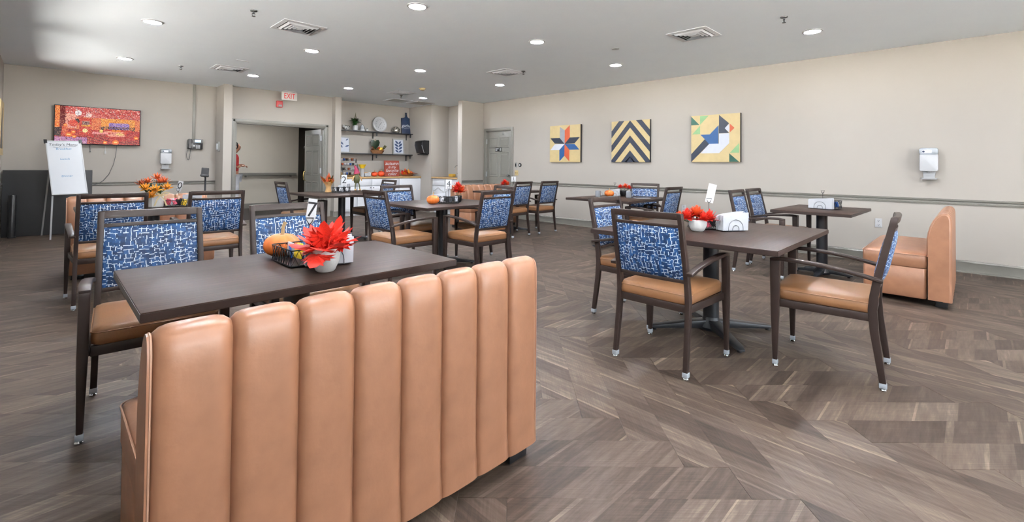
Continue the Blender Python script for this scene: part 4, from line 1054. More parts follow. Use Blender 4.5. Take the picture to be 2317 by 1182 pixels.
def wire_basket(loc, rz, label, w_=.18, d_=.10, hh=.065, fill=(), seed=1):
    t = thing('wire_basket', label, 'basket', loc, rz, 'black wire condiment baskets'); rg = random.Random(seed)
    f = MB()
    def ringp(z, g=0): return [(-w_/2-g, -d_/2-g, z), (w_/2+g, -d_/2-g, z), (w_/2+g, d_/2+g, z), (-w_/2-g, d_/2+g, z)]
    f.tube(ringp(.006), .0035, 6, True).tube(ringp(hh), .0030, 6, True)
    f.obj('rim_wire', 'wire', t, smooth=1.0)
    x = MB()
    for (a, b), L in (((0, 1), w_), ((1, 2), d_), ((2, 3), w_), ((3, 0), d_)):
        lo, hi = ringp(.006), ringp(hh); n = max(2, int(L/.03))
        for k in range(n):
            p0 = Vector(lo[a]).lerp(Vector(lo[b]), k/n); p1 = Vector(hi[a]).lerp(Vector(hi[b]), (k+1)/n)
            q0 = Vector(lo[a]).lerp(Vector(lo[b]), (k+1)/n); q1 = Vector(hi[a]).lerp(Vector(hi[b]), k/n)
            x.tube([p0, p1], .0016, 5).tube([q0, q1], .0016, 5)
    x.obj('lattice_wire', 'wire', t)
    MB().box(-w_/2, w_/2, -d_/2, d_/2, .004, .007).obj('floor_plate', 'wire', t)
    for s in (-1, 1):
        for q in (-1, 1): MB().sphere((s*w_/2*.9, q*d_/2*.9, .003), .0035, 8, 6).obj('foot', 'chrome', t)
    n = len(fill)
    for i, mm in enumerate(fill):                              # packets stand in the basket
        p = thing('sugar_packet', 'x', 'packet')
        cx = (-w_/2+.02+(w_-.04)*(i+.5)/n); cy_ = rg.uniform(-.02, .02)
        q = MB().prism([(x_, z_) for x_, z_ in rrect(.045, .062, .003)], -.004, .004)
        COL.objects.unlink(p); bpy.data.objects.remove(p)
        o = q.obj('packet', mm, t, bev=.002); o.matrix_local = frame_at((cx, cy_, .045+rg.uniform(-.003, .012)), rg.uniform(-.25, .25), rg.uniform(-.3, .3), rg.uniform(-.6, .6))
    return t
def mug(loc, rz, label):
    t = thing('mug', label, 'mug', loc, rz, 'grey coffee mugs')
    MB().lathe([(0, 0), (.036, 0), (.040, .006), (.041, .09), (.038, .092), (.036, .088), (.035, .01), (0, .008)], 24).obj('cup', 'mug', t)
    MB().tube([(.039, 0, .075), (.058, 0, .074), (.068, 0, .058), (.066, 0, .036), (.054, 0, .020), (.039, 0, .020)], .0055, 8).obj('handle', 'mug', t)
    return t

# ================================================================== RIGHT WALL: PAINTED PANELS, OUTLETS
def picture(y, label, w_, h_, patches):
    t = thing('wall_painting', label, 'painting', (XR, y, 1.674), -PI/2)  # local x towards camera, faces -y
    MB().prism([(-w_/2, -h_/2), (w_/2, -h_/2), (w_/2, h_/2), (-w_/2, h_/2)], -.042, -.002).obj('panel', 'q_cream', t)
    MB().box(w_/2, w_/2+.006, -.043, -.002, -h_/2, h_/2).obj('edge_strip', 'ink', t)
    for mm, poly in patches:
        MB().prism([((u-.5)*w_, (v-.5)*h_) for u, v in poly], -.0445, -.041).obj('patch', mm, t)
    return t
def star():
    c = (.5, .49); P = []
    tips = {'n1': (.34, .96), 'n2': (.66, .99), 'e1': (.98, .66), 'e2': (.97, .33), 's2': (.65, .02), 's1': (.33, .02), 'w2': (.02, .33), 'w1': (.02, .66)}
    q = .5*.62
    sp = [('n1', (.335, .66), (.5, .86), 'q_grey'), ('n2', (.5, .86), (.665, .66), 'q_orange'), ('e1', (.665, .66), (.82, .50), 'q_navy'), ('e2', (.82, .48), (.655, .33), 'q_blue'), ('s2', (.655, .33), (.49, .17), 'q_orange'), ('s1', (.49, .17), (.325, .33), 'q_blue'), ('w2', (.325, .33), (.17, .49), 'q_white'), ('w1', (.17, .51), (.335, .66), 'q_navy')]
    return [(mm, [c, a, tips[k], b]) for k, a, b, mm in sp]
def chevron():
    P = []
    for top in (1.35, 1.0, .64, .28):                          # apex heights of the dark bands (left and right halves)
        for sx in (-1, 1):
            def L(u, off): return top-off-u*1.18
            lo = []; poly = []
            for u, off in ((0, 0), (.5, 0), (.5, .17), (0, .17)): poly.append((u, L(u, off)))
            # clip to the square 0..1 in v
            for val, sg in ((0, 1), (1, -1)):
                out = []
                for i in range(len(poly)):
                    p, q = poly[i], poly[(i+1) % len(poly)]; dp, dq = sg*(p[1]-val), sg*(q[1]-val)
                    if dp >= 0: out.append(p)
                    if dp*dq < 0: tt_ = dp/(dp-dq); out.append((p[0]+(q[0]-p[0])*tt_, p[1]+(q[1]-p[1])*tt_))
                poly = out
                if len(poly) < 3: break
            if len(poly) >= 3: P.append(('q_navy', [(.5+sx*u, v) for u, v in poly]))
    P.append(('q_navy', [(.36, .0), (.64, .0), (.5, .13)]))
    return P
bird = [('q_dgreen', [(0, .985), (.175, .80), (0, .80)]), ('q_green', [(.19, .985), (.37, .985), (.19, .80)]), ('q_green', [(.02, .60), (.19, .60), (.19, .78)]),
        ('q_navy', [(.585, .985), (.785, .80), (.70, .70), (.785, .60), (.585, .60)]), ('q_white', [(.70, .70), (.79, .79), (.79, .61)]), ('q_orange', [(.80, .79), (.80, .61), (.89, .70)]),
        ('q_blue', [(.20, .585), (.395, .585), (.575, .77), (.575, .385), (.37, .385), (.29, .49)]), ('q_navy', [(.0, .0), (.0, .17), (.29, .485), (.385, .385)]),
        ('q_white', [(.20, .185), (.385, .385), (.585, .385), (.585, .595), (.79, .595), (.79, .39), (.585, .185)]),
        ('q_green', [(.98, .385), (.98, .19), (.80, .19)]), ('q_dgreen', [(.79, .18), (.98, .005), (.79, .005)])]
picture(5.985, 'square painting of an eight-pointed star in navy, orange, white and grey', .80, .765, star())
picture(4.462, 'square painting of navy chevron stripes on cream', .79, .765, chevron())
picture(2.93, 'square painting of a geometric blue and white bird on cream', .77, .765, bird)
def outlet(y, z, label):
    t = thing('wall_outlet', label, 'outlet', (XR, y, z), -PI/2, 'white wall outlets')
    MB().prism(rrect(.072, .118, .006), -.006, 0).obj('cover_plate', 'white_plastic', t, bev=.002)
    for s in (-1, 1):
        r_ = MB().prism([(x, zz+s*.026) for x, zz in rrect(.034, .036, .012)], -.008, -.005).obj('receptacle', 'white_plastic', t)
        MB().box(-.008, -.005, -.009, -.0078, s*.026-.002, s*.026+.010).box(.005, .008, -.009, -.0078, s*.026-.002, s*.026+.010).box(-.003, .003, -.009, -.0078, s*.026-.012, s*.026-.006).obj('slots', 'dark_slot', r_)
    return t
outlet(3.458, .512, 'white wall outlet low on the right wall left of the red flowers')
outlet(.865, .505, 'white wall outlet low on the right wall beside the far bench')
t = thing('light_switch', 'grey rocker switch on the right wall just beside the grey door', 'switch', (XR, 7.43, 1.22), -PI/2)
MB().prism(rrect(.07, .115, .006), -.008, 0).obj('cover_plate', 'frame_grey', t, bev=.002)
MB().prism(rrect(.03, .07, .004), -.013, -.007).obj('rocker', 'black_plastic', t)
t = thing('door_buzzer', 'round black door buzzer with white centre on the right wall', 'buzzer', (XR, 7.30, 1.225), -PI/2)
MB().lathe([(0, 0), (.045, 0), (.045, .012), (.022, .016), (0, .016)], 22).xform(Matrix.Rotation(PI/2, 4, 'X')).obj('ring', 'black_plastic', t)
MB().lathe([(0, .015), (.019, .015), (.019, .021), (0, .021)], 18).xform(Matrix.Rotation(PI/2, 4, 'X')).obj('button', 'white_plastic', t)
t = thing('double_switch', 'cream double switch plate below the buzzer on the right wall', 'switch', (XR, 7.41, 1.043), -PI/2)
MB().prism(rrect(.112, .115, .006), -.007, 0).obj('cover_plate', 'q_cream', t, bev=.002)
for x in (-.024, .024): MB().box(x-.005, x+.005, -.018, -.006, -.012, .012).obj('toggle', 'stem', t)

# ================================================================== ALCOVE: CABINETS, COUNTER, SHELVES
CY, CZ = 10.20, .91                                            # counter front and height
def cabinet(x0, x1, label, doors=2, drawers=2, plain=False):
    t = thing('base_cabinet', label, 'cabinet', ((x0+x1)/2, CY+.02, 0), 0, 'white base cabinets'); h_ = (x1-x0)/2
    MB().box(-h_, h_, .012, .59, .10, CZ-.04).box(-h_, h_, .07, .59, 0, .10).obj('carcass', 'white_paint', t)
    if plain:
        MB().box(-h_+.004, h_-.004, -.006, .012, .11, CZ-.05).obj('front_panel', 'white_paint', t, bev=.003); return t
    def shaker(a, b, c, d, nm):
        o_ = MB().box(a, b, -.008, .012, c, d).obj(nm, 'white_paint', t, bev=.002)
        MB().box(a+.05, b-.05, -.0095, -.008, c+.05, d-.05).obj('field', 'white_paint', o_) if d-c > .25 else None
        return o_
    for k in range(drawers):
        a = -h_+.008+2*h_*k/drawers; b = -h_+2*h_*(k+1)/drawers-.008; shaker(a, b, .70, CZ-.055, 'drawer_front')
    for k in range(doors):
        a = -h_+.008+2*h_*k/doors; b = -h_+2*h_*(k+1)/doors-.008; o_ = shaker(a, b, .12, .685, 'door')
        kx = b-.03 if (k % 2 == 0 and doors > 1) else a+.03
        MB().lathe([(.004, 0), (.005, .012), (.012, .018), (.010, .026), (0, .028)], 12).xform(frame_at((kx, -.008, .65), PI/2)).obj('knob', 'black_metal', o_)
    return t
cabinet(4.785, 5.14, 'white base cabinet in the left corner of the alcove, behind table 2', 1, 1)
cabinet(5.145, 5.87, 'white double door base cabinet with two drawers, in the middle of the alcove')
cabinet(5.875, 6.25, 'narrow white base cabinet behind the far chair backs', 1, 1)
cabinet(6.255, 6.895, 'plain white panelled cabinet at the right end of the alcove counter', plain=True)
ct = thing('countertop', 'light wood countertop along the alcove wall', 'countertop', (5.84, CY, CZ))
MB().box(-1.055, 1.055, 0, .62, -.04, 0).obj('worktop', 'wood_counter', ct, bev=.006)
MB().box(-1.055, 1.055, .60, .618, 0, .10).obj('backsplash', 'wood_counter', ct, bev=.003)
# sink niche
nc = thing('sink_cabinet', 'white cabinet with arched panel doors under the sink in the niche', 'cabinet', (6.95, 9.26, 0), -PI/2)
MB().box(-.525, .525, .02, .505, .10, CZ-.04).box(-.525, .525, .07, .505, 0, .10).obj('carcass', 'white_paint', nc)
for k, (a, b) in enumerate(((-.51, -.006), (.006, .51))):
    MB().box(a, b, -.002, .02, .70, CZ-.055).obj('drawer_front', 'white_paint', nc, bev=.003)
    dr = MB().box(a, b, -.002, .02, .12, .69).obj('door', 'white_paint', nc, bev=.003)
    m_ = (a+b)/2; hw = (b-a)/2-.05
    arch = [(m_-hw, .17), (m_+hw, .17), (m_+hw, .56), (m_+hw*.6, .575), (m_+hw*.25, .62), (m_, .635), (m_-hw*.25, .62), (m_-hw*.6, .575), (m_-hw, .56)]
    MB().tube([(x, -.003, z) for x, z in arch], .006, 6, True).obj('arched_moulding', 'frame_grey', dr)
    MB().lathe([(.004, 0), (.012, .018), (0, .026)], 10).xform(frame_at((m_+(.2 if k == 0 else -.2), -.002, .5), PI/2)).obj('knob', 'chrome', dr)
sk = thing('sink_counter', 'light wood counter with sink in the niche', 'countertop', (6.92, 9.26, CZ), -PI/2)
MB().box(-.525, .525, 0, .12, -.04, 0).box(-.525, .525, .45, .535, -.04, 0).box(-.525, -.10, .12, .45, -.04, 0).box(.40, .525, .12, .45, -.04, 0).obj('worktop', 'wood_counter', sk, bev=.003)
q = MB(); q.loft([[(x, y, z) for x, y in ((-.10-e, .12-e), (.40+e, .12-e), (.40+e, .45+e), (-.10-e, .45+e))] for e, z in ((.015, .004), (.0, .006), (-.012, .002), (-.03, -.03))], caps=False); q.add([(-.07, .15, -.03), (.37, .15, -.03), (.37, .42, -.03), (-.07, .42, -.03)], [(0, 1, 2, 3)]); q.obj('basin', 'chrome', sk)
fc = thing('faucet', 'tall curved chrome faucet at the niche sink', 'faucet', (7.41, 9.27, CZ), 0)
MB().lathe([(0, 0), (.028, 0), (.026, .012), (.016, .03), (.014, .06), (0, .06)], 18).obj('base', 'chrome', fc)
MB().tube([(0, 0, .05), (0, 0, .22)]+[(-.07+.07*math.cos(a), 0, .22+.07*math.sin(a)) for a in [PI*k/8 for k in range(1, 9)]]+[(-.14, 0, .19)], .0095, 10).obj('spout', 'chrome', fc)
MB().tube([(0, .0, .05), (0, .05, .07), (0, .085, .10)], [.008, .007, .006], 8).obj('lever', 'chrome', fc)
tag(MB().box(-.05, .05, -.085, .085, 0, .07).obj('sponge', 'sponge', None, (7.38, 9.52, CZ+.001), bev=.008), 'yellow sponge block beside the faucet in the niche', 'sponge')
td = thing('towel_dispenser', 'black paper towel dispenser on the alcove side wall', 'dispenser', (6.9, 10.02, 1.655), -PI/2)
q = MB(); q.prism([(-.0, -.17), (-.17, -.15), (-.235, .06), (-.22, .15), (-.16, .18), (0, .18)], -.165, .165, 'x'); q.obj('cover', 'black_plastic', td, bev=.012)
MB().box(-.13, .13, -.16, -.02, -.19, -.168).obj('outlet_slot', 'dark_slot', td)
MB().tube([(.17, -.235, .05), (.17, -.16, -.15)], .005, 6).obj('seam_trim', 'grey_metal', td)
# shelves
def shelf(z, label):
    t = thing('wall_shelf', label, 'shelf', (5.86, 10.82, z), 0, 'thin black wall shelves')
    MB().box(-1.075, 1.035, -.21, -.002, -.022, 0).obj('board', 'black_metal', t, bev=.002)
    for x in (-.98, -.02, .96): MB().box(x-.016, x+.016, -.205, 0, -.03, -.022).box(x-.016, x+.016, -.006, 0, -.17, -.03).box(x-.016, x+.016, -.205, -.197, -.11, -.022).obj('bracket', 'black_metal', t)
    return t
S1, S2_ = 2.035, 1.48
shelf(S1, 'upper black wall shelf carrying the clock and plant'); shelf(S2_, 'lower black wall shelf carrying the framed prints')
SY = 10.70
# upper shelf
t = thing('ceramic_animal', 'small white and grey patterned ceramic animal at the left of the upper shelf', 'figurine', (5.09, SY, S1))
MB().sphere((0, 0, .055), .055, 16, 10, (1.25, .8, 1)).obj('body', 'pot_white', t)
MB().sphere((-.075, 0, .085), .036, 12, 8).sphere((-.09, .015, .12), .012, 8, 6).sphere((-.09, -.015, .12), .012, 8, 6).obj('head', 'pot_white', t)
for x, z in ((.0, .07), (.03, .05), (-.02, .04), (.045, .08)): MB().sphere((x, -.038, z), .013, 8, 6, (1, .5, 1)).obj('dark_patch', 'q_navy', t)
t = thing('potted_plant', 'leafy green plant in a white pot on the upper shelf', 'plant', (5.29, SY-.03, S1))
MB().lathe([(0, 0), (.058, 0), (.066, .008), (.066, .12), (.060, .122), (.056, .11), (0, .108)], 24).obj('pot', 'white_plastic', t)
lm = petal_mesh(1.0, .46, -.35, .5).mesh('leaf', 'leaf_green', 1.0); lm2 = petal_mesh(1.0, .26, .15, .4).mesh('leaf', 'leaf_olive', 1.0)
rg = random.Random(11); sp = []
for i in range(44):
    a = i*2.39996; e = rg.uniform(.1, 1.3); sp.append(((math.cos(a)*.02, math.sin(a)*.02, .11+.16*rg.random()), e, a, rg.uniform(.11, .18), 0 if i % 4 else 1))
scatter_leaves(t, [lm, lm2], sp)
MB().tube([(0, 0, .10), (.005, 0, .20), (.0, .0, .28)], .007, 6).obj('stem', 'leaf_olive', t)
t = thing('glass_cloche', 'small clear cloche on a white base beside the potted plant', 'cloche', (5.49, SY, S1))
MB().lathe([(0, 0), (.062, 0), (.064, .02), (.056, .05), (0, .05)], 24).obj('base', 'white_plastic', t)
MB().lathe([(.056, .05), (.055, .09), (.042, .125), (.018, .142), (.008, .15), (.012, .165), (0, .172)], 24).obj('dome', 'clear_plastic', t)
t = thing('small_knob_jar', 'tiny grey jar with a dark knob beside the clock', 'jar', (5.62, SY, S1))
MB().lathe([(0, 0), (.028, 0), (.03, .05), (.02, .058), (0, .058)], 18).obj('body', 'pot_white', t); MB().sphere((0, 0, .066), .012, 10, 8).obj('knob', 'ink', t)
t = thing('wall_clock', 'large round white clock leaning on the upper shelf', 'clock', (5.97, 10.735, S1+.195)); t.rotation_euler = (-.12, 0, 0)
MB().lathe([(0, 0), (.185, 0), (.195, .012), (.192, .045), (.165, .055), (.155, .048), (0, .046)], 40).xform(Matrix.Rotation(PI/2, 4, 'X')).obj('case', 'white_plastic', t)
MB().lathe([(.186, -.004), (.199, .004), (.199, .02), (.193, .03)], 40).xform(Matrix.Rotation(PI/2, 4, 'X')).obj('rim', 'frame_grey', t)
for k in range(12):
    a = 2*PI*k/12; text('numeral', str(12 if k == 0 else k), .036, 'ink', t, (math.sin(a)*.115, -.0472, math.cos(a)*.115), (PI/2, 0, 0), .0006)
for L, a, w_ in ((.075, .75, .007), (.11, 3.75, .005)): MB().bar([(-math.sin(a)*.02, -.049, -math.cos(a)*.02), (math.sin(a)*L, -.049, math.cos(a)*L)], (w_, .002), (0, 1, 0)).obj('hand', 'ink', t)
t = thing('pierced_lantern', 'small silver pierced lantern jar on the upper shelf', 'lantern', (6.43, SY, S1))
MB().lathe([(0, 0), (.075, 0), (.098, .03), (.10, .07), (.085, .125), (.062, .15), (.058, .15), (.08, .12), (.094, .07), (.09, .03), (0, .012)], 28).obj('body', 'silver', t)
for k in range(10):
    a = 2*PI*k/10; MB().sphere((math.cos(a)*.098, math.sin(a)*.098, .055+.045*(k % 2)), .016, 8, 6, (.6, .6, 1)).obj('pierced_hole', 'dark_slot', t)
MB().lathe([(.06, .15), (.066, .155), (.03, .17), (0, .172)], 20).obj('lid', 'silver', t)
t = thing('cutting_board_sign', 'navy cutting board sign with white script at the right of the upper shelf', 'sign', (6.80, 10.745, S1+.002)); t.rotation_euler = (-.12, 0, 0)
bpoly = [(-.16, 0), (.16, 0), (.16, .42), (.06, .435), (.028, .47), (.018, .54), (.026, .575), (-.026, .575), (-.018, .54), (-.028, .47), (-.06, .435), (-.16, .42)]
MB().prism(bpoly, -.01, .01).obj('board', 'navy', t, bev=.003); text('lettering', 'gather', .125, 'card', t, (0, -.0115, .215), (PI/2, 0, 0), .0005, .35)
MB().bar([(-.10, -.0115, .135), (.12, -.0115, .145)], (.006, .001), (0, 1, 0)).obj('underline', 'card', t)
# lower shelf
def frame_print(x, label, w_, h_, leaves):
    t = thing('framed_print', label, 'picture', (x, 10.74, S2_+.002)); t.rotation_euler = (-.10, 0, 0)
    m = MB(); m.box(-w_/2, w_/2, -.01, .01, 0, .025).box(-w_/2, w_/2, -.01, .01, h_-.025, h_).box(-w_/2, -w_/2+.025, -.01, .01, .025, h_-.025).box(w_/2-.025, w_/2, -.01, .01, .025, h_-.025).obj('frame', 'frame_grey', t)
    MB().box(-w_/2+.02, w_/2-.02, -.003, .003, .02, h_-.02).obj('print', 'art_white', t)
    pm = petal_mesh(1.0, .42, 0, .5)
    for x_, z_, a, L in leaves:
        q = MB(); n = 10; poly = []
        for k in range(n+1): s_ = k/n; poly.append((L*.19*math.sin(PI*s_), L*s_))
        poly += [(-px, pz) for px, pz in poly[-2:0:-1]]
        q.prism(poly, -.0045, -.0028); q.xform(frame_at((x_, 0, z_), 0, a, 0)); q.obj('printed_leaf', 'art_blue', t)
frame_print(5.06, 'framed grey botanical print at the left end of the lower shelf', .28, .40, [(-.02, .20, -.9, .13), (.02, .15, 1.2, .11), (-.05, .12, -.5, .10), (.04, .30, .9, .08)])
frame_print(6.55, 'framed blue leaf print at the right of the lower shelf', .33, .41, [(0, .05, -1.0, .12), (0, .05, 1.0, .12), (0, .12, -.95, .13), (0, .13, 1.0, .14), (0, .20, -1.0, .14), (0, .20, .9, .15), (0, .27, -.8, .13), (0, .27, .8, .12)])
t = thing('harvest_basket', 'basket of autumn leaves and gourds with dark green leaf on the lower shelf', 'basket', (5.90, SY-.01, S2_))
MB().lathe([(0, 0), (.13, 0), (.17, .05), (.185, .085), (.175, .09), (.155, .05), (0, .02)], 28).xform(Matrix.Diagonal((1, .55, 1, 1))).obj('basket', 'basket_wicker', t)
ml = [maple_mesh(1.0).mesh('leaf', mm, 1.0) for mm in ('petal_rust', 'leaf_orange', 'petal_orange', 'leaf_olive')]
rg = random.Random(4)
scatter_leaves(t, ml, [((rg.uniform(-.13, .10), rg.uniform(-.07, .03), .08+.03*rg.random()), rg.uniform(-.3, 1.1), rg.uniform(-1.4, 1.4)+PI*(i % 2), rg.uniform(.08, .13), i) for i in range(20)])
hp = MB(); hq = [(0, 0), (.10, .10), (.13, .19), (.10, .25), (.05, .255), (0, .21), (-.05, .255), (-.10, .25), (-.13, .19), (-.10, .10)]
hp.prism(hq, -.012, .012); hp.xform(frame_at((-.05, .03, .10))); hp.obj('heart_leaf', 'dark_leaf', t, bev=.006)
MB().tube([(-.05, .03, .31), (-.055, .03, .35), (-.03, .03, .37)], .006, 6).obj('stalk', 'stem', t)
MB().lathe([(0, 0), (.05, .01), (.055, .05), (.035, .09), (0, .10)], 18, (.09, -.02, .07)).obj('yellow_gourd', 'packet_yellow', t)
MB().tube([(.12, -.01, .10), (.18, -.01, .15), (.21, -.01, .19), (.22, -.01, .21)], [.022, .026, .034, .030], 10).obj('striped_gourd', 'leaf_olive', t)
# on the counter
t = thing('pod_rack', 'black slanted wire rack of coffee pods and cups at the left of the counter', 'rack', (5.06, 10.44, CZ))
for s_ in (-1, 1): MB().tube([(s_*.20, -.10, .006), (s_*.20, .12, .44), (s_*.20, .13, .006), (s_*.20, -.10, .006)], .008, 6).obj('side_frame', 'wire', t)
for k in range(4):
    z = .05+k*.11; y = -.075+k*.055
    tr_ = MB().tube([(-.20, y-.02, z+.03), (.20, y-.02, z+.03)], .004, 6).tube([(-.20, y+.05, z), (.20, y+.05, z)], .004, 6).tube([(-.20, y-.02, z), (.20, y-.02, z)], .004, 6).obj('tray_wire', 'wire', t)
    for i in range(6):
        x = -.165+i*.066; MB().lathe([(0, 0), (.020, 0), (.026, .045), (.028, .048), (0, .05)], 12, (x, y+.012, z+.006)).obj('pod', ['packet_white', 'packet_blue', 'packet_black', 'pot_white', 'petal_rust', 'packet_white'][(i+k*2) % 6], tr_)
MB().box(-.20, .20, .09, .14, .43, .445).obj('top_board', 'basket_wicker', t)
t = thing('yellow_cone_vase', 'white tube holder topped with yellow cone filters on the counter', 'dispenser', (5.36, 10.42, CZ))
MB().lathe([(0, 0), (.045, 0), (.042, .19), (.05, .20), (0, .20)], 20).obj('tube', 'white_plastic', t)
for k in range(3): MB().lathe([(.03+.015*k, .19+.032*k), (.06+.018*k, .225+.032*k), (.062+.018*k, .23+.032*k), (0, .215+.03*k)], 24).obj('filter_cone', 'packet_yellow', t)
napkin_holder((5.50, 10.42, CZ), 0, 'white napkin holder on the counter beside two pumpkins', n=4, w_=.15, hh=.09)
pumpkin('small_pumpkin', .075, .12, 'left one of two small orange pumpkins on the counter', (5.68, 10.42, CZ), 'leaf_orange', .04, 9, 'small pumpkins on the counter')
pumpkin('small_pumpkin', .085, .14, 'right one of two small orange pumpkins on the counter', (5.85, 10.40, CZ), 'leaf_orange', .04, 9, 'small pumpkins on the counter')
t = thing('autumn_sign', 'rust red square sign with white script lettering on the counter', 'sign', (6.23, 10.52, CZ+.001)); t.rotation_euler = (-.10, 0, 0)
MB().box(-.215, .215, -.009, .009, 0, .40).obj('board', 'rust_board', t)
m = MB()
for a in ((-.215, .215, 0, .014), (-.215, .215, .386, .40), (-.215, -.201, .014, .386), (.201, .215, .014, .386)): m.box(a[0], a[1], -.013, -.009, a[2], a[3])
m.obj('frame_strip', 'rust_board', t)
for body, z, s_ in (('autumn', .325, .128), ('is my', .235, .105), ('favorite', .145, .118), ('color', .06, .115)): text('lettering', body, s_, 'card', t, (0, -.0100, z), (PI/2, 0, 0), .0005, .3)
t = thing('autumn_leaf_pile', 'bunch of red, orange and yellow autumn leaves in a dish beside the sign', 'leaf bunch', (6.65, 10.45, CZ))
MB().lathe([(0, 0), (.13, 0), (.18, .05), (.17, .05), (0, .02)], 24).xform(Matrix.Diagonal((1, .6, 1, 1))).obj('dish', 'basket_wicker', t)
rg = random.Random(9); ml2 = [maple_mesh(1.0).mesh('leaf', mm, 1.0) for mm in ('leaf_red', 'petal_orange', 'petal_yellow', 'petal_rust')]
scatter_leaves(t, ml2, [((rg.uniform(-.14, .14), rg.uniform(-.08, .06), .04+.06*rg.random()), rg.uniform(-.1, 1.3), rg.uniform(0, 6.28), rg.uniform(.09, .15), i) for i in range(30)])

# ================================================================== TABLE SETTINGS
Z0 = TZ+.0005
# table 7
wire_basket((.835, 2.215, Z0), D(-90), 'black lattice basket of colourful packets on table 7', .24, .16, .075, ('packet_white', 'packet_blue', 'packet_yellow', 'packet_white', 'packet_blue', 'packet_yellow', 'packet_black', 'packet_pink'), 3)
pumpkin('painted_pumpkin', .085, .11, 'orange pumpkin with a tall curved stalk behind the basket on table 7', (.825, 2.415, Z0), 'pumpkin', .055, 10)
napkin_holder((.905, 2.06, Z0), D(-14), 'white napkins in a wire holder on table 7', 7, .20, .115, .05, fan=.006)
red_maple_pot((.845, 1.955, Z0), 'white pot of red maple leaves on table 7', .060, .098, 20, .125)
card_stand((.935, 2.355, Z0), YAW*-1+.0, 'tall oval card with number 7 on a black wire stand', '7', True, .15, .048, .125, True, .12)
# right table
flower_pot((3.30, 1.40, Z0), 'white pot of bright red flowers on the right table', [(-.06, .05, .092, 1.2), (-.01, .005, .112, 1.2), (.05, -.06, .085, 1.2), (.04, .02, .11, 1.15), (-.02, -.05, .088, 1.0), (-.09, .09, .085, 1.0)], .064, .085, L=.056, np_=40)
wire_basket((3.475, 1.425, Z0), D(-45), 'black wire basket behind the red flowers on the right table', .20, .13, .06, ('packet_white', 'packet_blue', 'packet_white', 'packet_pink', 'packet_black'), 5)
napkin_holder((3.50, 1.235, Z0), D(-32), 'fanned white napkins in an arched wire holder on the right table', 8, .20, .125, .075, fan=.007)
card_stand((3.50, 1.40, Z0), -YAW, 'blank white curved card in a tall wire stand on the right table', None, True, .19, .060, .14, False, .22)
# far right table
napkin_holder((6.20, 1.22, Z0), D(-100), 'white napkins in a wire holder on the far right table', 6, .24, .115, .06)
wire_basket((6.33, 1.17, Z0), D(-95), 'black wire basket of dark packets on the far right table', .22, .13, .095, ('packet_black', 'packet_black', 'packet_white', 'packet_black', 'packet_blue'), 6)
card_stand((6.34, 1.23, Z0), -YAW, 'empty black wire card stand on the far right table', None, False, .17)
# mug table
mug((5.95, 4.06, Z0), D(-40), 'left grey mug on the table by the right wall')
mug((6.17, 3.66, Z0), D(-40), 'right grey mug on the table by the right wall')
pumpkin('orange_pumpkin', .075, .10, 'orange pumpkin between the two grey mugs', (6.12, 3.97, Z0), 'pumpkin', .025)
napkin_holder((6.30, 3.99, Z0), D(-45), 'white napkins in a holder behind the pumpkin on the mug table', 4, .15, .10, .05)
flower_pot((6.44, 3.92, Z0), 'dark pot of red flowers behind the mugs', [(-.04, .03, .13, 1.1), (.03, -.02, .135, 1.15), (.08, -.06, .12, 1.0)], .06, .09, 'black_plastic', L=.055)
card_stand((6.42, 4.06, Z0), -YAW, 'empty wire card stand beside the red flowers on the mug table', None, False, .17)
t = thing('folded_napkin_setting', 'white folded napkin with cutlery on the near side of the mug table', 'napkin', (6.20, 3.46, Z0), D(-35))
MB().loft([[(x*k, y*k, z) for x, y in rrect(.22, .12, .006)] for k, z in ((1, 0), (1, .004), (.97, .007))]).obj('napkin', 'napkin', t)
MB().bar([(-.10, .02, .010), (-.02, .02, .011), (.02, .02, .010), (.09, .02, .010)], [(.010, .003), (.007, .003), (.012, .003), (.020, .002)]).obj('fork', 'chrome', t)
MB().bar([(-.10, -.02, .010), (0, -.02, .011), (.10, -.02, .010)], [(.012, .004), (.010, .003), (.018, .001)]).obj('knife', 'chrome', t)
# table 1
flower_pot((6.17, 6.33, Z0), 'white bowl of red flowers at table number 1', [(-.03, .02, .10, 1.2), (.04, -.03, .10, 1.2), (0, 0, .14, 1.2)], .075, .07, 'pot_white', L=.06)
card_stand((6.35, 6.27, Z0), -YAW, 'white card with number 1 in a wire stand', '1', True, .15, .085, .10)
wire_basket((6.38, 6.13, Z0), D(-45), 'small black wire basket at table number 1', .14, .09, .06, ('packet_white', 'packet_black', 'packet_white'), 8)
# table 4
pumpkin('orange_pumpkin', .075, .105, 'ribbed orange pumpkin near the corner of table 4', (3.21, 4.50, Z0), 'pumpkin', .03, 12)
wire_basket((3.44, 4.49, Z0), D(-40), 'black wire basket of dark packets on table 4', .24, .10, .075, ('packet_white', 'packet_black', 'packet_black', 'packet_black', 'packet_black', 'packet_white'), 9)
napkin_holder((3.40, 4.66, Z0), D(-40), 'white napkins behind the pumpkin on table 4', 4, .18, .10, .05)
flower_pot((3.60, 4.52, Z0), 'small pot of spiky red orange flowers on table 4', [(-.02, .01, .14, 1.3), (.03, -.02, .13, 1.3), (.0, .0, .18, 1.3)], .05, .085, 'black_plastic', L=.06)
card_stand((3.50, 4.58, Z0), -YAW, 'white card with number 4 in a round wire stand', '4', True, .16, .075, .115)
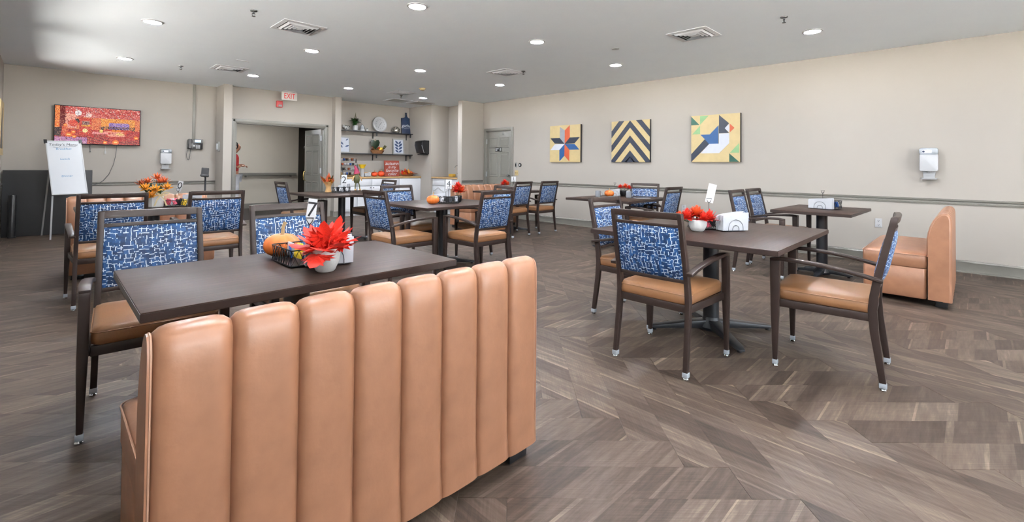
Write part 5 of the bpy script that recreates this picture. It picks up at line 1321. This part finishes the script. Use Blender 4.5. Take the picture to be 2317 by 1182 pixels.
# table 2
t = thing('autumn_bouquet', 'orange autumn bouquet wrapped in burlap on table 2', 'bouquet', (3.30, 7.57, Z0))
MB().lathe([(0, 0), (.05, 0), (.035, .07), (.05, .12), (.085, .17), (.078, .17), (.045, .12), (0, .09)], 18, mod=lambda a, z: 1+.06*math.sin(5*a)).obj('burlap_wrap', 'burlap', t)
rg = random.Random(21); ml3 = [petal_mesh(1.0, .4, .2, .4).mesh('leaf', mm, 1.0) for mm in ('petal_orange', 'petal_yellow', 'petal_rust', 'leaf_olive')]
scatter_leaves(t, ml3, [((rg.uniform(-.05, .05), rg.uniform(-.05, .05), .12+.07*rg.random()), rg.uniform(.0, 1.2), rg.uniform(0, 6.28), rg.uniform(.08, .14), i) for i in range(40)])
wire_basket((3.42, 7.36, Z0), D(-45), 'wire basket of white packets on table 2', .26, .13, .08, ('packet_white', 'packet_black', 'packet_white', 'packet_white', 'packet_black', 'packet_white'), 12)
napkin_holder((3.50, 7.42, Z0), D(-45), 'white napkins in a holder on table 2', 5, .18, .12, .05)
card_stand((3.455, 7.33, Z0), -YAW, 'white card with number 2 on table 2', '2', True, .09, .09, .19)
t = thing('gnome_figure', 'cloth gnome with a pointed pink hat on a stick on table 2', 'figurine', (3.66, 7.30, Z0)); t.scale = (.8, .8, .9)
MB().lathe([(0, 0), (.04, 0), (.04, .006), (0, .008)], 16).tube([(0, 0, .005), (0, 0, .22)], .004, 6).obj('stick', 'wire', t)
MB().lathe([(0, .16), (.05, .17), (.065, .22), (.055, .28), (.035, .32), (0, .33)], 18).obj('body', 'leaf_olive', t)
MB().sphere((0, 0, .345), .034, 12, 8).obj('head', 'burlap', t)
MB().tube([(.0, 0, .345), (-.012, 0, .40), (-.03, 0, .46), (-.065, 0, .495)], [.062, .045, .026, .004], 14).obj('hat', 'hat_pink', t)
for s_ in (-1, 1):
    lg = MB().tube([(s_*.03, -.02, .18), (s_*.045, -.03, .12), (s_*.05, -.035, .06)], .013, 8).obj('leg', 'leaf_olive', t)
    MB().sphere((s_*.052, -.045, .045), .02, 10, 7, (1, 1.4, .8)).obj('boot', 'burlap', lg)
    MB().tube([(s_*.05, 0, .30), (s_*.085, -.01, .26), (s_*.10, -.02, .21)], .012, 8).obj('sleeve', 'burlap', t)
# vase table at far left
t = thing('flower_vase', 'white vase with ribbon bow holding orange and yellow flowers', 'flower vase', (.775, 5.92, Z0))
MB().lathe([(0, 0), (.075, 0), (.085, .01), (.085, .13), (.078, .135), (.07, .12), (0, .11)], 4, mod=None).xform(Matrix.Rotation(PI/4+.5, 4, 'Z')).obj('vase', 'pot_white', t, bev=.008)
rg = random.Random(33)
heads = [(-.075, -.04, .19, 'petal_yellow'), (.0, -.08, .17, 'petal_yellow'), (.10, -.05, .19, 'petal_yellow'), (-.03, -.09, .115, 'petal_yellow'), (-.05, .02, .25, 'petal_orange'), (.05, .0, .25, 'petal_orange'), (.03, .05, .29, 'petal_orange'), (-.10, .03, .23, 'petal_rust'), (.09, .04, .25, 'petal_orange')]
for hx, hy, hz, mm in heads:
    b = MB()
    for i in range(16):
        a = i*2.39996; e = -.1+1.2*i/16; q = petal_mesh(.065*rg.uniform(.85, 1.15), .028, .2, .4); q.xform(frame_at((0, 0, 0), e, 0, a)); b.add(q.v, q.f)
    fo = b.obj('flower', mm, t, (hx, hy, hz), smooth=1.0); fo.rotation_euler = (.5 if hy < 0 else .1, 0, 0)
    if mm == 'petal_yellow': MB().sphere((0, 0, .006), .016, 10, 6, (1, 1, .5)).obj('disc', 'leaf_olive', fo)
    MB().tube([(hx*.3-hx, hy*.3-hy, .10-hz), (0, 0, 0)], .004, 5).obj('stem', 'leaf_green', fo)
gl_ = [petal_mesh(1.0, .36, .1, .5).mesh('leaf', 'leaf_green', 1.0), petal_mesh(1.0, .34, .1, .5).mesh('leaf', 'leaf_olive', 1.0)]
scatter_leaves(t, gl_, [((rg.uniform(-.06, .06), rg.uniform(-.05, .05), .13+.08*rg.random()), rg.uniform(.0, 1.0), i*.65, rg.uniform(.09, .14), i) for i in range(14)])
for s_ in (-1, 1):
    MB().bar([(.045, -.075, .13), (.045+s_*.04, -.09, .155), (.045+s_*.075, -.085, .15), (.045+s_*.04, -.095, .125), (.045, -.08, .125)], (.014, .002), (0, 1, 0)).obj('ribbon_loop', 'ribbon', t)
    MB().bar([(.045, -.08, .125), (.045+s_*.03, -.088, .08), (.045+s_*.05, -.088, .02)], (.012, .002), (0, 1, 0)).obj('ribbon_tail', 'ribbon', t)
wire_basket((.965, 5.90, Z0), D(-18), 'wire basket of pink and white packets beside the flower vase', .20, .11, .065, ('packet_pink', 'packet_white', 'packet_pink', 'packet_black', 'packet_black', 'packet_yellow'), 14)
card_stand((.99, 5.99, Z0), -YAW+.3, 'narrow white card leaning in a wire stand beside the flower vase', '0', True, .15, .045, .11, False, .25)
napkin_holder((1.12, 6.0, Z0), D(-15), 'white napkins in a wire holder at the vase table', 5, .17, .12, .05)
